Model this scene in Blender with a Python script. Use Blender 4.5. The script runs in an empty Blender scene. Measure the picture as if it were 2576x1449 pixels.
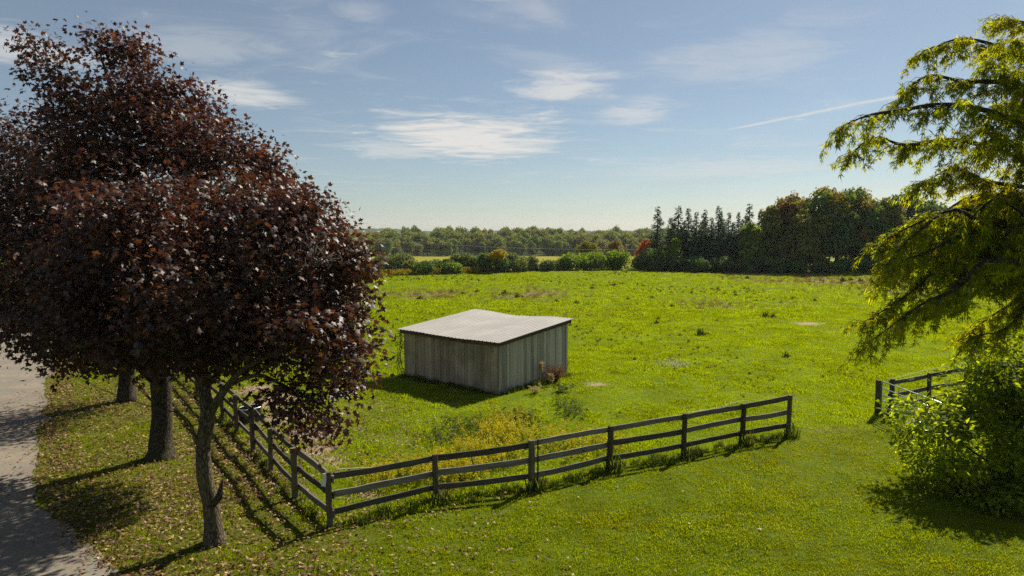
import bpy, math, random
import numpy as np
from mathutils import Vector

# ------------------------------------------------------------------ camera, world, sun, exposure
S = bpy.context.scene
COL = S.collection
CAM_H = 7.0
FOC = 1288 / 0.75                       # plan units: the picture measured 2576 wide
PITCH = math.atan((724.5 - 583) / FOC)
cam = bpy.data.cameras.new('camera')
cam.sensor_width = 36; cam.lens = 24
cam.clip_start = 0.1; cam.clip_end = 20000
camo = bpy.data.objects.new('camera', cam); COL.objects.link(camo)
camo.location = (0, 0, CAM_H)
camo.rotation_euler = (math.pi / 2 - PITCH, 0, 0)
S.camera = camo

SUN_AZ = math.radians(38)               # to the right of straight ahead (+Y)
SUN_EL = math.radians(40.5)
SKY_STRENGTH = 0.05
SUN_STRENGTH = 5.0
S.view_settings.view_transform = 'Standard'
S.view_settings.look = 'None'
S.view_settings.gamma = 1
S.view_settings.use_curve_mapping = False
S.view_settings.exposure = 0.70

W = bpy.data.worlds.new('World'); S.world = W; W.use_nodes = True
nt = W.node_tree; nt.nodes.clear()


def N(nt, typ, ins=None, **props):
    n = nt.nodes.new(typ)
    for k, v in props.items():
        setattr(n, k, v)
    for k, v in (ins or {}).items():
        sock = n.inputs[k]
        if hasattr(v, 'is_output'):
            nt.links.new(v, sock)
        else:
            sock.default_value = v
    return n


def M2(nt, op, a, b=None, c=None, clamp=False):
    ins = {0: a}
    if b is not None: ins[1] = b
    if c is not None: ins[2] = c
    n = N(nt, 'ShaderNodeMath', ins, operation=op); n.use_clamp = clamp
    return n.outputs[0]


def mixc(nt, f, a, b, blend='MIX'):
    n = nt.nodes.new('ShaderNodeMix'); n.data_type = 'RGBA'; n.blend_type = blend
    for i, v in ((0, f), (6, a), (7, b)):
        if hasattr(v, 'is_output'): nt.links.new(v, n.inputs[i])
        else: n.inputs[i].default_value = v if i == 0 else (tuple(v) + (1,))[:4]
    return n.outputs[2]


def smooth(nt, v, lo, hi, a=0.0, b=1.0):
    n = nt.nodes.new('ShaderNodeMapRange'); n.interpolation_type = 'SMOOTHSTEP'
    nt.links.new(v, n.inputs[0])
    for i, x in ((1, lo), (2, hi), (3, a), (4, b)): n.inputs[i].default_value = x
    return n.outputs[0]


sky = nt.nodes.new('ShaderNodeTexSky'); sky.sky_type = 'NISHITA'; sky.sun_disc = False
sky.sun_elevation = SUN_EL
sky.sun_rotation = SUN_AZ
sky.altitude = 200; sky.air_density = 0.95; sky.dust_density = 0.35; sky.ozone_density = 2.2
tc = N(nt, 'ShaderNodeTexCoord')
sep = N(nt, 'ShaderNodeSeparateXYZ', {0: tc.outputs['Generated']})
zc = M2(nt, 'MAXIMUM', sep.outputs[2], 0.02)
cx = M2(nt, 'DIVIDE', sep.outputs[0], zc)
cy = M2(nt, 'DIVIDE', sep.outputs[1], zc)
layer = N(nt, 'ShaderNodeCombineXYZ', {0: cx, 1: cy}).outputs[0]     # point on a flat cloud layer overhead


def noise(nt, vec, scale, detail=4, rough=.55, dist=0.0):
    return N(nt, 'ShaderNodeTexNoise', {'Vector': vec, 'Scale': scale, 'Detail': detail, 'Roughness': rough, 'Distortion': dist}).outputs[0]


def vscale(nt, vec, s, rot=0.0):
    n = N(nt, 'ShaderNodeMapping', {0: vec}); n.inputs['Scale'].default_value = s; n.inputs['Rotation'].default_value = (0, 0, rot)
    return n.outputs[0]


n_wisp = noise(nt, vscale(nt, layer, (.9, 1.1, 1), .25), .9, 9, .6, .9)
n_fine = noise(nt, vscale(nt, layer, (.8, 1.0, 1), .3), 2.4, 9, .66, 1.0)


def cloud(u, v, ru, rv, rot, dens, edge=.45):
    """a wispy patch on the cloud layer, centre and radii in layer units"""
    m = N(nt, 'ShaderNodeMapping', {0: layer}, vector_type='TEXTURE')
    m.inputs['Location'].default_value = (u, v, 0); m.inputs['Rotation'].default_value = (0, 0, rot); m.inputs['Scale'].default_value = (ru, rv, 1)
    d = N(nt, 'ShaderNodeVectorMath', {0: m.outputs[0]}, operation='LENGTH').outputs[1]
    body = smooth(nt, d, 0.0, 1.35, 1, 0)
    w = M2(nt, 'MULTIPLY_ADD', n_fine, 1.9, M2(nt, 'MULTIPLY_ADD', n_wisp, 1.3, -1.6))
    return M2(nt, 'MULTIPLY', smooth(nt, M2(nt, 'ADD', body, w), .42 - edge * .5, 1.25 - edge * .4), dens, clamp=True)


def lay(px, py):
    a = (px - 1288) / FOC; b = (583 - py) / FOC
    return a / b, 1 / b


def add(a, b):
    return M2(nt, 'MAXIMUM', a, b)


cl = M2(nt, 'MULTIPLY', smooth(nt, n_wisp, .5, .78), .3)
for (px, py, hx, hy, rot, den, e) in [(1180, 335, 300, 80, 0, 1.0, .62), (1000, 375, 190, 42, 0, .55, .5), (1410, 215, 175, 60, .1, .75, .4), (620, 235, 150, 55, 0, .75, .45),
                                      (1600, 285, 130, 44, 0, .55, .4), (1240, -5, 160, 30, 0, .5, .5), (20, 110, 240, 100, 0, .6, .55), (520, 120, 260, 70, 0, .3, .5), (1300, 372, 140, 20, 0, .6, .5),
                                      (2300, 470, 560, 60, 0, .5, .5), (930, 40, 120, 40, 0, .3, .45), (1900, 130, 300, 120, .2, .28, .45), (1850, 420, 420, 40, 0, .35, .5)]:
    u, v = lay(px, py)
    v0, v1 = lay(px, py - hy)[1], lay(px, py + hy)[1]
    cl = add(cl, cloud(u, (v0 + v1) / 2, hx / FOC * v, (v1 - v0) / 2, rot, den, e))
# vapour trail
a0, a1 = lay(1790, 338), lay(2420, 215)
mx = ((a0[0] + a1[0]) / 2, (a0[1] + a1[1]) / 2); ang = math.atan2(a1[1] - a0[1], a1[0] - a0[0])
m = N(nt, 'ShaderNodeMapping', {0: layer}, vector_type='TEXTURE')
m.inputs['Location'].default_value = (mx[0], mx[1], 0); m.inputs['Rotation'].default_value = (0, 0, ang)
m.inputs['Scale'].default_value = (math.hypot(a1[0] - a0[0], a1[1] - a0[1]) / 2, .085, 1)
sp = N(nt, 'ShaderNodeSeparateXYZ', {0: m.outputs[0]})
wob = M2(nt, 'ADD', sp.outputs[1], M2(nt, 'MULTIPLY_ADD', n_wisp, 2.4, -1.2))
tr = M2(nt, 'MULTIPLY', smooth(nt, M2(nt, 'ABSOLUTE', wob), .1, 1.0, 1, 0), smooth(nt, M2(nt, 'ABSOLUTE', sp.outputs[0]), .55, 1.0, 1, 0))
cl = add(cl, M2(nt, 'MULTIPLY', tr, .6))
up = smooth(nt, sep.outputs[2], 0.015, .09)
cl = M2(nt, 'MULTIPLY', cl, up)
# thin high veil over the whole sky, whiter low down
veil = M2(nt, 'MULTIPLY_ADD', noise(nt, vscale(nt, layer, (.8, .3, 1), .2), .7, 5, .5, .4), .22, .07)
skyc = N(nt, 'ShaderNodeHueSaturation', {'Color': sky.outputs[0], 'Saturation': 0.9, 'Value': 1.0}).outputs[0]
skyc = mixc(nt, 1.0, skyc, (.90, .955, .955), 'MULTIPLY')
c1 = mixc(nt, veil, skyc, (4.6, 4.9, 5.0))
c2 = mixc(nt, cl, c1, (9.4, 9.2, 8.8))
bg = N(nt, 'ShaderNodeBackground', {0: c2, 1: SKY_STRENGTH})
nt.links.new(bg.outputs[0], N(nt, 'ShaderNodeOutputWorld').inputs[0])

sun = bpy.data.lights.new('sun', 'SUN'); sun.energy = SUN_STRENGTH; sun.angle = math.radians(.55); sun.color = (1.0, .93, .80)
suno = bpy.data.objects.new('sun', sun); COL.objects.link(suno)
sd = Vector((math.sin(SUN_AZ) * math.cos(SUN_EL), math.cos(SUN_AZ) * math.cos(SUN_EL), math.sin(SUN_EL)))
suno.rotation_euler = sd.to_track_quat('Z', 'Y').to_euler(); suno.location = (30, 40, 50)

S.render.engine = 'CYCLES'
S.cycles.max_bounces = 6; S.cycles.diffuse_bounces = 3; S.cycles.glossy_bounces = 2; S.cycles.transmission_bounces = 4
S.cycles.volume_bounces = 0; S.cycles.transparent_max_bounces = 8
S.cycles.sample_clamp_indirect = 4
S.cycles.adaptive_threshold = 0.004
S.cycles.use_denoising = False

# ------------------------------------------------------------------ helpers
rng = np.random.default_rng(7)
random.seed(7)
UP = np.array([0, 0, 1.0])


def at(px, py, Y):
    """world point seen at plan position (px,py), Y metres ahead"""
    a = (px - 1288) / FOC; b = (724.5 - py) / FOC
    d = np.array([a, math.cos(PITCH) + b * math.sin(PITCH), -math.sin(PITCH) + b * math.cos(PITCH)])
    return np.array([0, 0, CAM_H]) + d * (Y / d[1])


def gnd(px, py, z=0.0):
    a = (px - 1288) / FOC; b = (724.5 - py) / FOC
    d = np.array([a, math.cos(PITCH) + b * math.sin(PITCH), -math.sin(PITCH) + b * math.cos(PITCH)])
    t = (CAM_H - z) / -d[2]
    return np.array([d[0] * t, d[1] * t])


def hash3(i, j, k):
    n = (i * 374761393 + j * 668265263 + k * 2147483647 + 1013904223) & 0xffffffff
    n = ((n ^ (n >> 13)) * 1274126177) & 0xffffffff
    return ((n ^ (n >> 16)) & 0xffff) / 65535.0


def vnoise(p):
    p = np.asarray(p, float); f0 = np.floor(p); f = p - f0; f = f * f * (3 - 2 * f); i = f0.astype(np.int64)
    r = 0
    for dx in (0, 1):
        for dy in (0, 1):
            for dz in (0, 1):
                w = (f[..., 0] if dx else 1 - f[..., 0]) * (f[..., 1] if dy else 1 - f[..., 1]) * (f[..., 2] if dz else 1 - f[..., 2])
                r = r + w * hash3(i[..., 0] + dx, i[..., 1] + dy, i[..., 2] + dz)
    return r


def n2(x, y, s, o=0.0):
    x = np.asarray(x, float); y = np.asarray(y, float)
    return vnoise(np.stack([x * s + o, y * s - o, np.zeros_like(x) + o * 1.7], -1))


def norm(v):
    return v / np.maximum(np.linalg.norm(v, axis=-1, keepdims=True), 1e-9)


def mesh(name, v, f, mats=(), smooth_=False, mi=None):
    me = bpy.data.meshes.new(name)
    me.from_pydata(np.asarray(v, float).tolist() if not isinstance(v, list) else v, [], f if isinstance(f, list) else np.asarray(f).tolist())
    for m_ in mats: me.materials.append(m_)
    if smooth_: me.polygons.foreach_set('use_smooth', np.ones(len(me.polygons), bool))
    if mi is not None: me.polygons.foreach_set('material_index', np.asarray(mi, np.int32))
    me.update()
    return me


def fastmesh(name, v, tris, mats=()):
    me = bpy.data.meshes.new(name); v = np.asarray(v, np.float32); tris = np.asarray(tris, np.int32)
    me.vertices.add(len(v)); me.vertices.foreach_set('co', v.ravel())
    me.loops.add(tris.size); me.loops.foreach_set('vertex_index', tris.ravel())
    me.polygons.add(len(tris)); me.polygons.foreach_set('loop_start', np.arange(0, tris.size, 3, dtype=np.int32))
    me.update(calc_edges=True)
    for m_ in mats: me.materials.append(m_)
    return me


def obj(name, me, parent=None, loc=(0, 0, 0), rot=(0, 0, 0), kind=None):
    o = bpy.data.objects.new(name, me); COL.objects.link(o)
    o.location = loc; o.rotation_euler = rot
    if parent is not None: o.parent = parent
    if kind: o['kind'] = kind
    return o


def tag(o, label, cat, group=None):
    o['label'] = label; o['category'] = cat
    if group: o['group'] = group
    return o


def thing(name, label, cat, loc=(0, 0, 0), rz=0.0, group=None):
    o = bpy.data.objects.new(name, None); COL.objects.link(o); o.empty_display_size = .3
    o.location = loc; o.rotation_euler = (0, 0, rz)
    return tag(o, label, cat, group)


def copy_tree(o, parent=None):
    c = o.copy(); COL.objects.link(c); c.parent = parent
    for ch in list(o.children): copy_tree(ch, c)
    return c


class MB:
    """collects shapes for one mesh"""
    def __init__(s): s.v = []; s.f = []
    def box(s, lo, hi):
        b = len(s.v)
        for z in (lo[2], hi[2]):
            for x, y in ((lo[0], lo[1]), (hi[0], lo[1]), (hi[0], hi[1]), (lo[0], hi[1])): s.v.append((x, y, z))
        s.f += [tuple(b + i for i in q) for q in ((0, 3, 2, 1), (4, 5, 6, 7), (0, 1, 5, 4), (1, 2, 6, 5), (2, 3, 7, 6), (3, 0, 4, 7))]
        return s
    def tube(s, pts, rads, sides=8, sub=1, jit=0.0, flute=0.0):
        pts = np.asarray(pts, float); rads = np.asarray(rads, float)
        if sub > 1 and len(pts) > 2:
            P = np.vstack([2 * pts[0] - pts[1], pts, 2 * pts[-1] - pts[-2]]); q = []; r = []
            for i in range(len(pts) - 1):
                for k in range(sub):
                    t = k / sub; p0, p1, p2, p3 = P[i:i + 4]
                    q.append(.5 * (2 * p1 + (p2 - p0) * t + (2 * p0 - 5 * p1 + 4 * p2 - p3) * t * t + (3 * p1 - p0 - 3 * p2 + p3) * t ** 3))
                    r.append(rads[i] * (1 - t) + rads[i + 1] * t)
            q.append(pts[-1]); r.append(rads[-1]); pts = np.array(q); rads = np.array(r)
        b = len(s.v); n = len(pts)
        tan = norm(np.gradient(pts, axis=0))
        ref = np.array([1.0, 0, 0]) if abs(tan[0][0]) < .9 else np.array([0, 1.0, 0])
        x = norm(np.cross(tan[0], ref))
        for i in range(n):
            x = norm(x - tan[i] * np.dot(x, tan[i])); y = np.cross(tan[i], x)
            for k in range(sides):
                a = 2 * math.pi * k / sides
                rr = rads[i] * (1 + jit * (random.random() - .5) + flute * math.sin(a * 5 + i * .3))
                s.v.append(tuple(pts[i] + rr * (math.cos(a) * x + math.sin(a) * y)))
        for i in range(n - 1):
            for k in range(sides):
                k2 = (k + 1) % sides
                s.f.append((b + i * sides + k, b + i * sides + k2, b + (i + 1) * sides + k2, b + (i + 1) * sides + k))
        s.f.append(tuple(b + k for k in range(sides))[::-1]); s.f.append(tuple(b + (n - 1) * sides + k for k in range(sides)))
        return s
    def mesh(s, name, mats=(), sm=False): return mesh(name, s.v, s.f, mats, sm)


# ------------------------------------------------------------------ materials
def newmat(name):
    m_ = bpy.data.materials.new(name); m_.use_nodes = True; t = m_.node_tree; t.nodes.clear()
    out = t.nodes.new('ShaderNodeOutputMaterial')
    return m_, t, out


def ramp(t, fac, stops):
    r = t.nodes.new('ShaderNodeValToRGB'); t.links.new(fac, r.inputs[0]); e = r.color_ramp.elements
    while len(e) < len(stops): e.new(.5)
    for i, (p, c) in enumerate(stops): e[i].position = p; e[i].color = tuple(c) + (1,)
    return r.outputs[0]


def leaf_mat(name, stops, tcol, tfac=.4, rough=.5, spec=.4, patch=None, patch_scale=.6, inst=False):
    m_, t, out = newmat(name)
    geo = t.nodes.new('ShaderNodeNewGeometry')
    rnd = geo.outputs['Random Per Island']
    oi = t.nodes.new('ShaderNodeObjectInfo')
    if inst: rnd = M2(t, 'FRACT', M2(t, 'ADD', rnd, oi.outputs['Random']))
    col = ramp(t, rnd, stops)
    nz = noise(t, geo.outputs['Position'], patch_scale, 3)
    if patch: col = mixc(t, smooth(t, nz, .45, .7), col, patch)
    col = mixc(t, .5, col, ramp(t, noise(t, geo.outputs['Position'], patch_scale * 2.3, 2), [(0.3, (.3, .3, .3)), (.7, (.75, .75, .75))]), 'OVERLAY')
    tc_ = mixc(t, 1.0, col, tcol, 'MULTIPLY')
    p = N(t, 'ShaderNodeBsdfPrincipled', {'Base Color': col, 'Roughness': rough, 'Specular IOR Level': spec})
    tr_ = N(t, 'ShaderNodeBsdfTranslucent', {0: tc_})
    mx_ = N(t, 'ShaderNodeMixShader', {0: tfac, 1: p.outputs[0], 2: tr_.outputs[0]})
    t.links.new(mx_.outputs[0], out.inputs[0])
    return m_


def bark_mat(name, c0, c1, moss=None, scale=9.0):
    m_, t, out = newmat(name)
    geo = t.nodes.new('ShaderNodeNewGeometry')
    v = vscale(t, geo.outputs['Position'], (1, 1, .28))
    n_ = noise(t, v, scale, 8, .7, .6); n3 = noise(t, geo.outputs['Position'], 1.6, 3)
    vo = N(t, 'ShaderNodeTexVoronoi', {'Vector': v, 'Scale': scale * 2.2}, feature='DISTANCE_TO_EDGE').outputs[0]
    h = M2(t, 'ADD', n_, M2(t, 'MULTIPLY', smooth(t, vo, 0, .25), .5))
    col = ramp(t, h, [(.45, c0), (1.1 if False else .95, c1)])
    if moss: col = mixc(t, M2(t, 'MULTIPLY', smooth(t, n3, .45, .7), .6), col, moss)
    b = N(t, 'ShaderNodeBump', {'Strength': .9, 'Distance': .03, 'Height': h})
    p = N(t, 'ShaderNodeBsdfPrincipled', {'Base Color': col, 'Roughness': .95, 'Specular IOR Level': .15, 'Normal': b.outputs[0]})
    t.links.new(p.outputs[0], out.inputs[0])
    return m_


def wood_mat(name, cols, axis_scale, stain=None, stain_amt=.5, scale=7.0, algae=None):
    """weathered board; grain runs along the small component of axis_scale (object space)"""
    m_, t, out = newmat(name)
    tcx = t.nodes.new('ShaderNodeTexCoord'); oi = t.nodes.new('ShaderNodeObjectInfo')
    off = N(t, 'ShaderNodeCombineXYZ', {0: M2(t, 'MULTIPLY', oi.outputs['Random'], 37.0), 1: M2(t, 'MULTIPLY', oi.outputs['Random'], 91.0), 2: M2(t, 'MULTIPLY', oi.outputs['Random'], 13.0)})
    base = N(t, 'ShaderNodeVectorMath', {0: tcx.outputs['Object'], 1: off.outputs[0]}, operation='ADD').outputs[0]
    v = vscale(t, base, axis_scale)
    g = noise(t, v, scale, 8, .65, .5); g2 = noise(t, vscale(t, base, tuple(a * .35 + .1 for a in axis_scale)), scale * .4, 4, .6)
    col = ramp(t, M2(t, 'MULTIPLY_ADD', oi.outputs['Random'], .42, M2(t, 'MULTIPLY_ADD', g, .85, -.12)), cols)
    geo = t.nodes.new('ShaderNodeNewGeometry')
    if stain: col = mixc(t, M2(t, 'MULTIPLY', smooth(t, g2, .42, .68), stain_amt), col, stain)
    if algae:
        w = noise(t, geo.outputs['Position'], .9, 5, .6)
        col = mixc(t, M2(t, 'MULTIPLY', smooth(t, w, .45, .65), .55), col, algae)
    kn = N(t, 'ShaderNodeTexVoronoi', {'Vector': vscale(t, base, tuple(1.0 if a > .5 else .45 for a in axis_scale)), 'Scale': 3.2}).outputs[0]
    col = mixc(t, smooth(t, kn, .05, .1, .8, 0), col, (.02, .016, .012))
    b = N(t, 'ShaderNodeBump', {'Strength': .7, 'Distance': .012, 'Height': g})
    p = N(t, 'ShaderNodeBsdfPrincipled', {'Base Color': col, 'Roughness': .85, 'Specular IOR Level': .2, 'Normal': b.outputs[0]})
    t.links.new(p.outputs[0], out.inputs[0])
    return m_


def plain_mat(name, col, rough=.6, metal=0.0, var=.25, scale=6.0, spec=.4, bump=.0):
    m_, t, out = newmat(name)
    tcx = t.nodes.new('ShaderNodeTexCoord')
    g = noise(t, tcx.outputs['Object'], scale, 6, .6)
    c = mixc(t, smooth(t, g, .3, .7), tuple(x * (1 - var) for x in col), tuple(min(1, x * (1 + var)) for x in col))
    ins = {'Base Color': c, 'Roughness': rough, 'Metallic': metal, 'Specular IOR Level': spec}
    if bump: ins['Normal'] = N(t, 'ShaderNodeBump', {'Strength': bump, 'Distance': .02, 'Height': g}).outputs[0]
    p = N(t, 'ShaderNodeBsdfPrincipled', ins)
    t.links.new(p.outputs[0], out.inputs[0])
    return m_


PURPLE = leaf_mat('purple_leaf', [(0, (.022, .012, .013)), (.35, (.048, .021, .018)), (.65, (.072, .032, .020)), (.85, (.095, .046, .020)), (1, (.14, .066, .022))], (1.6, 1.0, .75), .33, .50, .42, patch=(.05, .03, .012), patch_scale=.5)
DROOP = leaf_mat('feathery_leaf', [(0, (0.0978, 0.1403, 0.0115)), (.5, (0.1610, 0.2127, 0.0115)), (.85, (0.2530, 0.2760, 0.0138)), (.96, (0.2185, 0.2300, 0.0230)), (1, (0.2300, 0.1380, 0.0345))], (2.6, 2.2, .5), .6, .7, .06, patch=(0.2300, 0.2472, 0.0115), patch_scale=.45)
BUSHL = leaf_mat('broad_leaf', [(0, (.080, .125, .008)), (.5, (.150, .215, .010)), (1, (.26, .30, .012))], (2.5, 2.2, .45), .58, .65, .08, patch=(.12, .16, .014), patch_scale=.6)
BARK = bark_mat('grey_bark', (.03, .025, .018), (.16, .13, .09), (.13, .11, .03))
BARK2 = bark_mat('dark_bark', (.018, .015, .011), (.085, .07, .048), (.06, .06, .02))
TWIG = plain_mat('twig_bark', (.09, .07, .05), .9)
FENCEW = wood_mat('fence_wood', [(.2, (.035, .030, .023)), (.5, (.105, .092, .075)), (.85, (.26, .235, .20))], (.25, 3, 3), (.09, .08, .035), .4)
POSTW = wood_mat('post_wood', [(.2, (.035, .026, .017)), (.5, (.10, .078, .052)), (.85, (.20, .17, .12))], (3, 3, .3), (.10, .09, .03), .5)
BOARD = wood_mat('grey_board', [(.15, (.16, .145, .115)), (.45, (.41, .375, .305)), (.85, (.58, .54, .45))], (3, 3, .16), (.13, .12, .10), .35)
BOARDB = wood_mat('brown_board', [(.15, (.23, .18, .125)), (.45, (.47, .385, .28)), (.85, (.60, .51, .39))], (3, 3, .13), (.12, .088, .06), .4, algae=(.17, .155, .10))
FASCIA = wood_mat('fascia_wood', [(.2, (.035, .022, .015)), (.6, (.10, .065, .045)), (.9, (.16, .12, .09))], (3, .2, 3))
ROOFM = plain_mat('roof_metal', (.39, .367, .33), .55, .0, .10, .7, .5)
GALV = plain_mat('galvanised_tube', (.42, .47, .52), .38, .75, .12, 3)
GREENP = plain_mat('green_painted_steel', (.10, .17, .14), .5, .3, .2, 3)
BLACKP = plain_mat('black_plastic', (.02, .02, .022), .45)
WHITEP = plain_mat('white_plastic', (.7, .7, .68), .5, 0, .08)
STEEL = plain_mat('dark_steel', (.03, .028, .026), .6, .3)
ROPE = plain_mat('pale_rope', (.55, .5, .36), .8)
GRASSL = leaf_mat('lawn_blade', [(0, (.112, .162, .003)), (.5, (.142, .190, .004)), (.93, (.172, .208, .006)), (1, (.23, .22, .03))], (2.3, 2.05, .35), .5, .8, .0, patch=(.160, .180, .006), patch_scale=.35, inst=True)
GRASSM = leaf_mat('meadow_blade', [(0, (0.1100, 0.1720, 0.0030)), (.5, (0.1760, 0.2420, 0.0045)), (.9, (0.2340, 0.2820, 0.0080)), (1, (0.2576, 0.2550, 0.0500))], (2.2, 2.0, .35), .5, .8, .0, patch=(0.1702, 0.2224, 0.0050), patch_scale=.22, inst=True)
DRYG = leaf_mat('dry_blade', [(0, (.17, .12, .05)), (.5, (.26, .19, .08)), (.8, (.22, .12, .06)), (1, (.16, .15, .05))], (1.4, 1.2, .8), .3, .7, .1, inst=True)
WEEDG = leaf_mat('weed_leaf', [(0, (.05, .085, .010)), (.6, (.085, .12, .014)), (1, (.15, .14, .03))], (1.6, 1.6, .6), .35, .6, .2, inst=True)
FLOWER = leaf_mat('yellow_flower', [(0, (.36, .31, .015)), (.6, (.52, .43, .02)), (1, (.34, .33, .03))], (1.3, 1.2, .6), .4, .7, .1)
RUST = leaf_mat('rusty_weed', [(0, (.09, .04, .022)), (.6, (.17, .085, .042)), (1, (.20, .14, .06))], (1.4, 1.1, .8), .35, .7, .1)
TANW = leaf_mat('tan_seed', [(0, (.32, .24, .11)), (1, (.48, .38, .20))], (1.2, 1.1, .9), .3, .8, .1)
FALLEN = leaf_mat('fallen_leaf', [(0, (.05, .025, .014)), (.35, (.13, .065, .028)), (.7, (.27, .155, .06)), (.9, (.40, .26, .11)), (1, (.46, .34, .13))], (1.2, 1, .7), .2, .6, .3)
TANP = plain_mat('pale_chaff', (.55, .53, .46), .9)
CLOVER = plain_mat('clover_white', (.72, .72, .62), .8)


def treemat(name, a, b, c, tint=(1.5, 1.5, .7), tf=.32, patch=None):
    return leaf_mat(name, [(0, a), (.5, b), (1, c)], tint, tf, .7, .08, patch=patch, patch_scale=.25, inst=True)


F_GREEN = treemat('wood_foliage', (0.0936, 0.1516, 0.0294), (0.1460, 0.2103, 0.0374), (0.2527, 0.2674, 0.0481), patch=(0.2807, 0.2584, 0.0468))
F_OLIVE = treemat('olive_foliage', (0.1155, 0.1463, 0.0339), (0.1848, 0.2079, 0.0462), (0.2618, 0.2387, 0.0554), patch=(0.2618, 0.1925, 0.0539))
F_DARK = treemat('dark_foliage', (0.0536, 0.1063, 0.0325), (0.0937, 0.1530, 0.0433), (0.1562, 0.2125, 0.0470))
F_SPRUCE = treemat('spruce_needles', (0.0444, 0.0887, 0.0542), (0.0690, 0.1282, 0.0690), (0.1232, 0.1775, 0.0789), tf=.15)
F_MAPLE = treemat('hardwood_foliage', (0.0736, 0.1380, 0.0294), (0.1196, 0.1932, 0.0331), (0.2392, 0.2484, 0.0405), patch=(0.2944, 0.2024, 0.0368))
F_BRIGHT = treemat('bright_foliage', (0.0938, 0.1688, 0.0175), (0.1438, 0.2250, 0.0200), (0.2250, 0.2625, 0.0275), (1.9, 1.8, .5), .4)
F_GREY = treemat('greygreen_foliage', (0.0936, 0.1264, 0.0468), (0.1446, 0.1782, 0.0606), (0.2211, 0.2350, 0.0716))
F_GOLD = treemat('golden_foliage', (.24, .19, .015), (.42, .29, .018), (.50, .36, .025))
F_RED = treemat('red_foliage', (0.3300, 0.0525, 0.0225), (0.5400, 0.0900, 0.0300), (0.5100, 0.1800, 0.0450))
F_TAN = treemat('tan_foliage', (.15, .11, .035), (.22, .16, .05), (.26, .16, .05))

# ------------------------------------------------------------------ ground
C0 = np.array([-4.32, 15.71]); FR = [(-4.32, 15.71), (-1.98, 17.3), (0.54, 18.1), (2.88, 19.6), (5.33, 20.75), (7.6, 22.1), (9.47, 22.95)]
LF = [(-4.32, 15.71), (-5.72, 17.5), (-7.08, 19.55), (-8.3, 21.4), (-9.56, 23.25), (-10.85, 25.1), (-12.2, 27.0), (-13.6, 29.0), (-15.0, 31.0), (-16.4, 33.0), (-17.8, 35.0), (-19.2, 37.0)]
GP = np.array([14.0, 25.45])
SHED_C = np.array([-.57, 29.01]); SV = np.array([.64, .768]); SU = np.array([-.768, .64])
DRIVE_R = [(-2.0, 9.2), (-5.2, 11.3), (-8.09, 13.4), (-10.37, 15.41), (-12.7, 17.84), (-15.2, 21.5), (-17.64, 25.34), (-23.44, 34.3), (-28.86, 43.1), (-38, 57), (-52, 78)]


def edge_y(x):
    return np.interp(x, [-200, -60, -23, 0, 23, 64, 120, 300], [88, 96, 106, 117, 127, 121, 119, 117])


def T(x, y):
    x = np.asarray(x, float); y = np.asarray(y, float)
    e = edge_y(x)
    t = np.clip((y - e) / (388 - e), 0, 1)
    z = -7 * (1 - (1 - t) ** 1.5)
    r = np.clip((y - 395) / 260, 0, 1); z = z + 6.0 * r * r * (3 - 2 * r)
    amp = np.clip((y - 34) / 50, 0, 1) * .22 * np.clip((300 - y) / 150, 0, 1)
    z = z + amp * (n2(x, y, .045, 3.1) - .5) * 2 + .05 * (n2(x, y, .45, 9.2) - .5)
    return z


def Tz(x, y): return float(T(np.array([x]), np.array([y]))[0])


def sideof(p0, p1, x, y):
    return (p1[0] - p0[0]) * (y - p0[1]) - (p1[1] - p0[1]) * (x - p0[0])


def lawn_mask(x, y):
    """1 outside the paddock: mown grass in front of the rail fence and along the lane"""
    front = np.where(x < 9.47, sideof(FR[0], FR[-1], x, y), sideof(FR[-1], GP, x, y))
    left = sideof(FR[0], LF[-1], x, y)
    d = np.minimum(front / 15.6, -left / 26.0)
    return np.clip(.5 - d / .5, 0, 1)


def drive_dist(x, y):
    """signed distance (x) right of the lane's right-hand edge"""
    ys = [p[1] for p in DRIVE_R]; xs = [p[0] for p in DRIVE_R]
    return (x - np.interp(y, ys, xs)) * .8


def blotch(x, y, pts):
    r = np.zeros_like(x)
    for (px, py, wx, wy, s) in pts:
        g = gnd(px, py); sx = wx / FOC * g[1]; g1 = gnd(px, py - wy)[1]; g2_ = gnd(px, py + wy)[1]; sy = (g1 - g2_) / 2
        d = ((x - g[0]) / sx) ** 2 + ((y - g[1]) / sy) ** 2
        r = np.maximum(r, s * np.exp(-d * 1.2))
    return r


SOIL = [(680, 1010, 60, 24, 1), (725, 1045, 70, 22, 1), (790, 1090, 70, 28, .95), (790, 1135, 50, 18, .9), (640, 980, 60, 18, .8), (920, 1245, 60, 16, .6), (1500, 965, 45, 10, .5), (830, 1160, 60, 20, .6), (2030, 812, 50, 6, .8)]
DRY = [(1090, 740, 110, 12, .9), (1350, 737, 90, 14, .9), (1280, 745, 120, 10, .6), (2080, 706, 220, 14, 1), (1900, 690, 150, 6, .6), (1800, 765, 140, 10, .55), (2250, 730, 120, 10, .7), (900, 1020, 120, 40, .55), (1000, 1100, 120, 30, .4),
       (1470, 790, 100, 10, .5), (1680, 905, 80, 20, .45), (960, 740, 80, 10, .6), (2080, 1080, 70, 14, .6), (2170, 1180, 16, 40, .35), (2110, 1260, 16, 50, .35), (2000, 1000, 120, 16, .3),  (1800, 1300, 240, 16, .35), (1900, 1390, 150, 20, .3), (1150, 1010, 90, 14, .5), (2420, 720, 120, 10, .5)]


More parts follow.
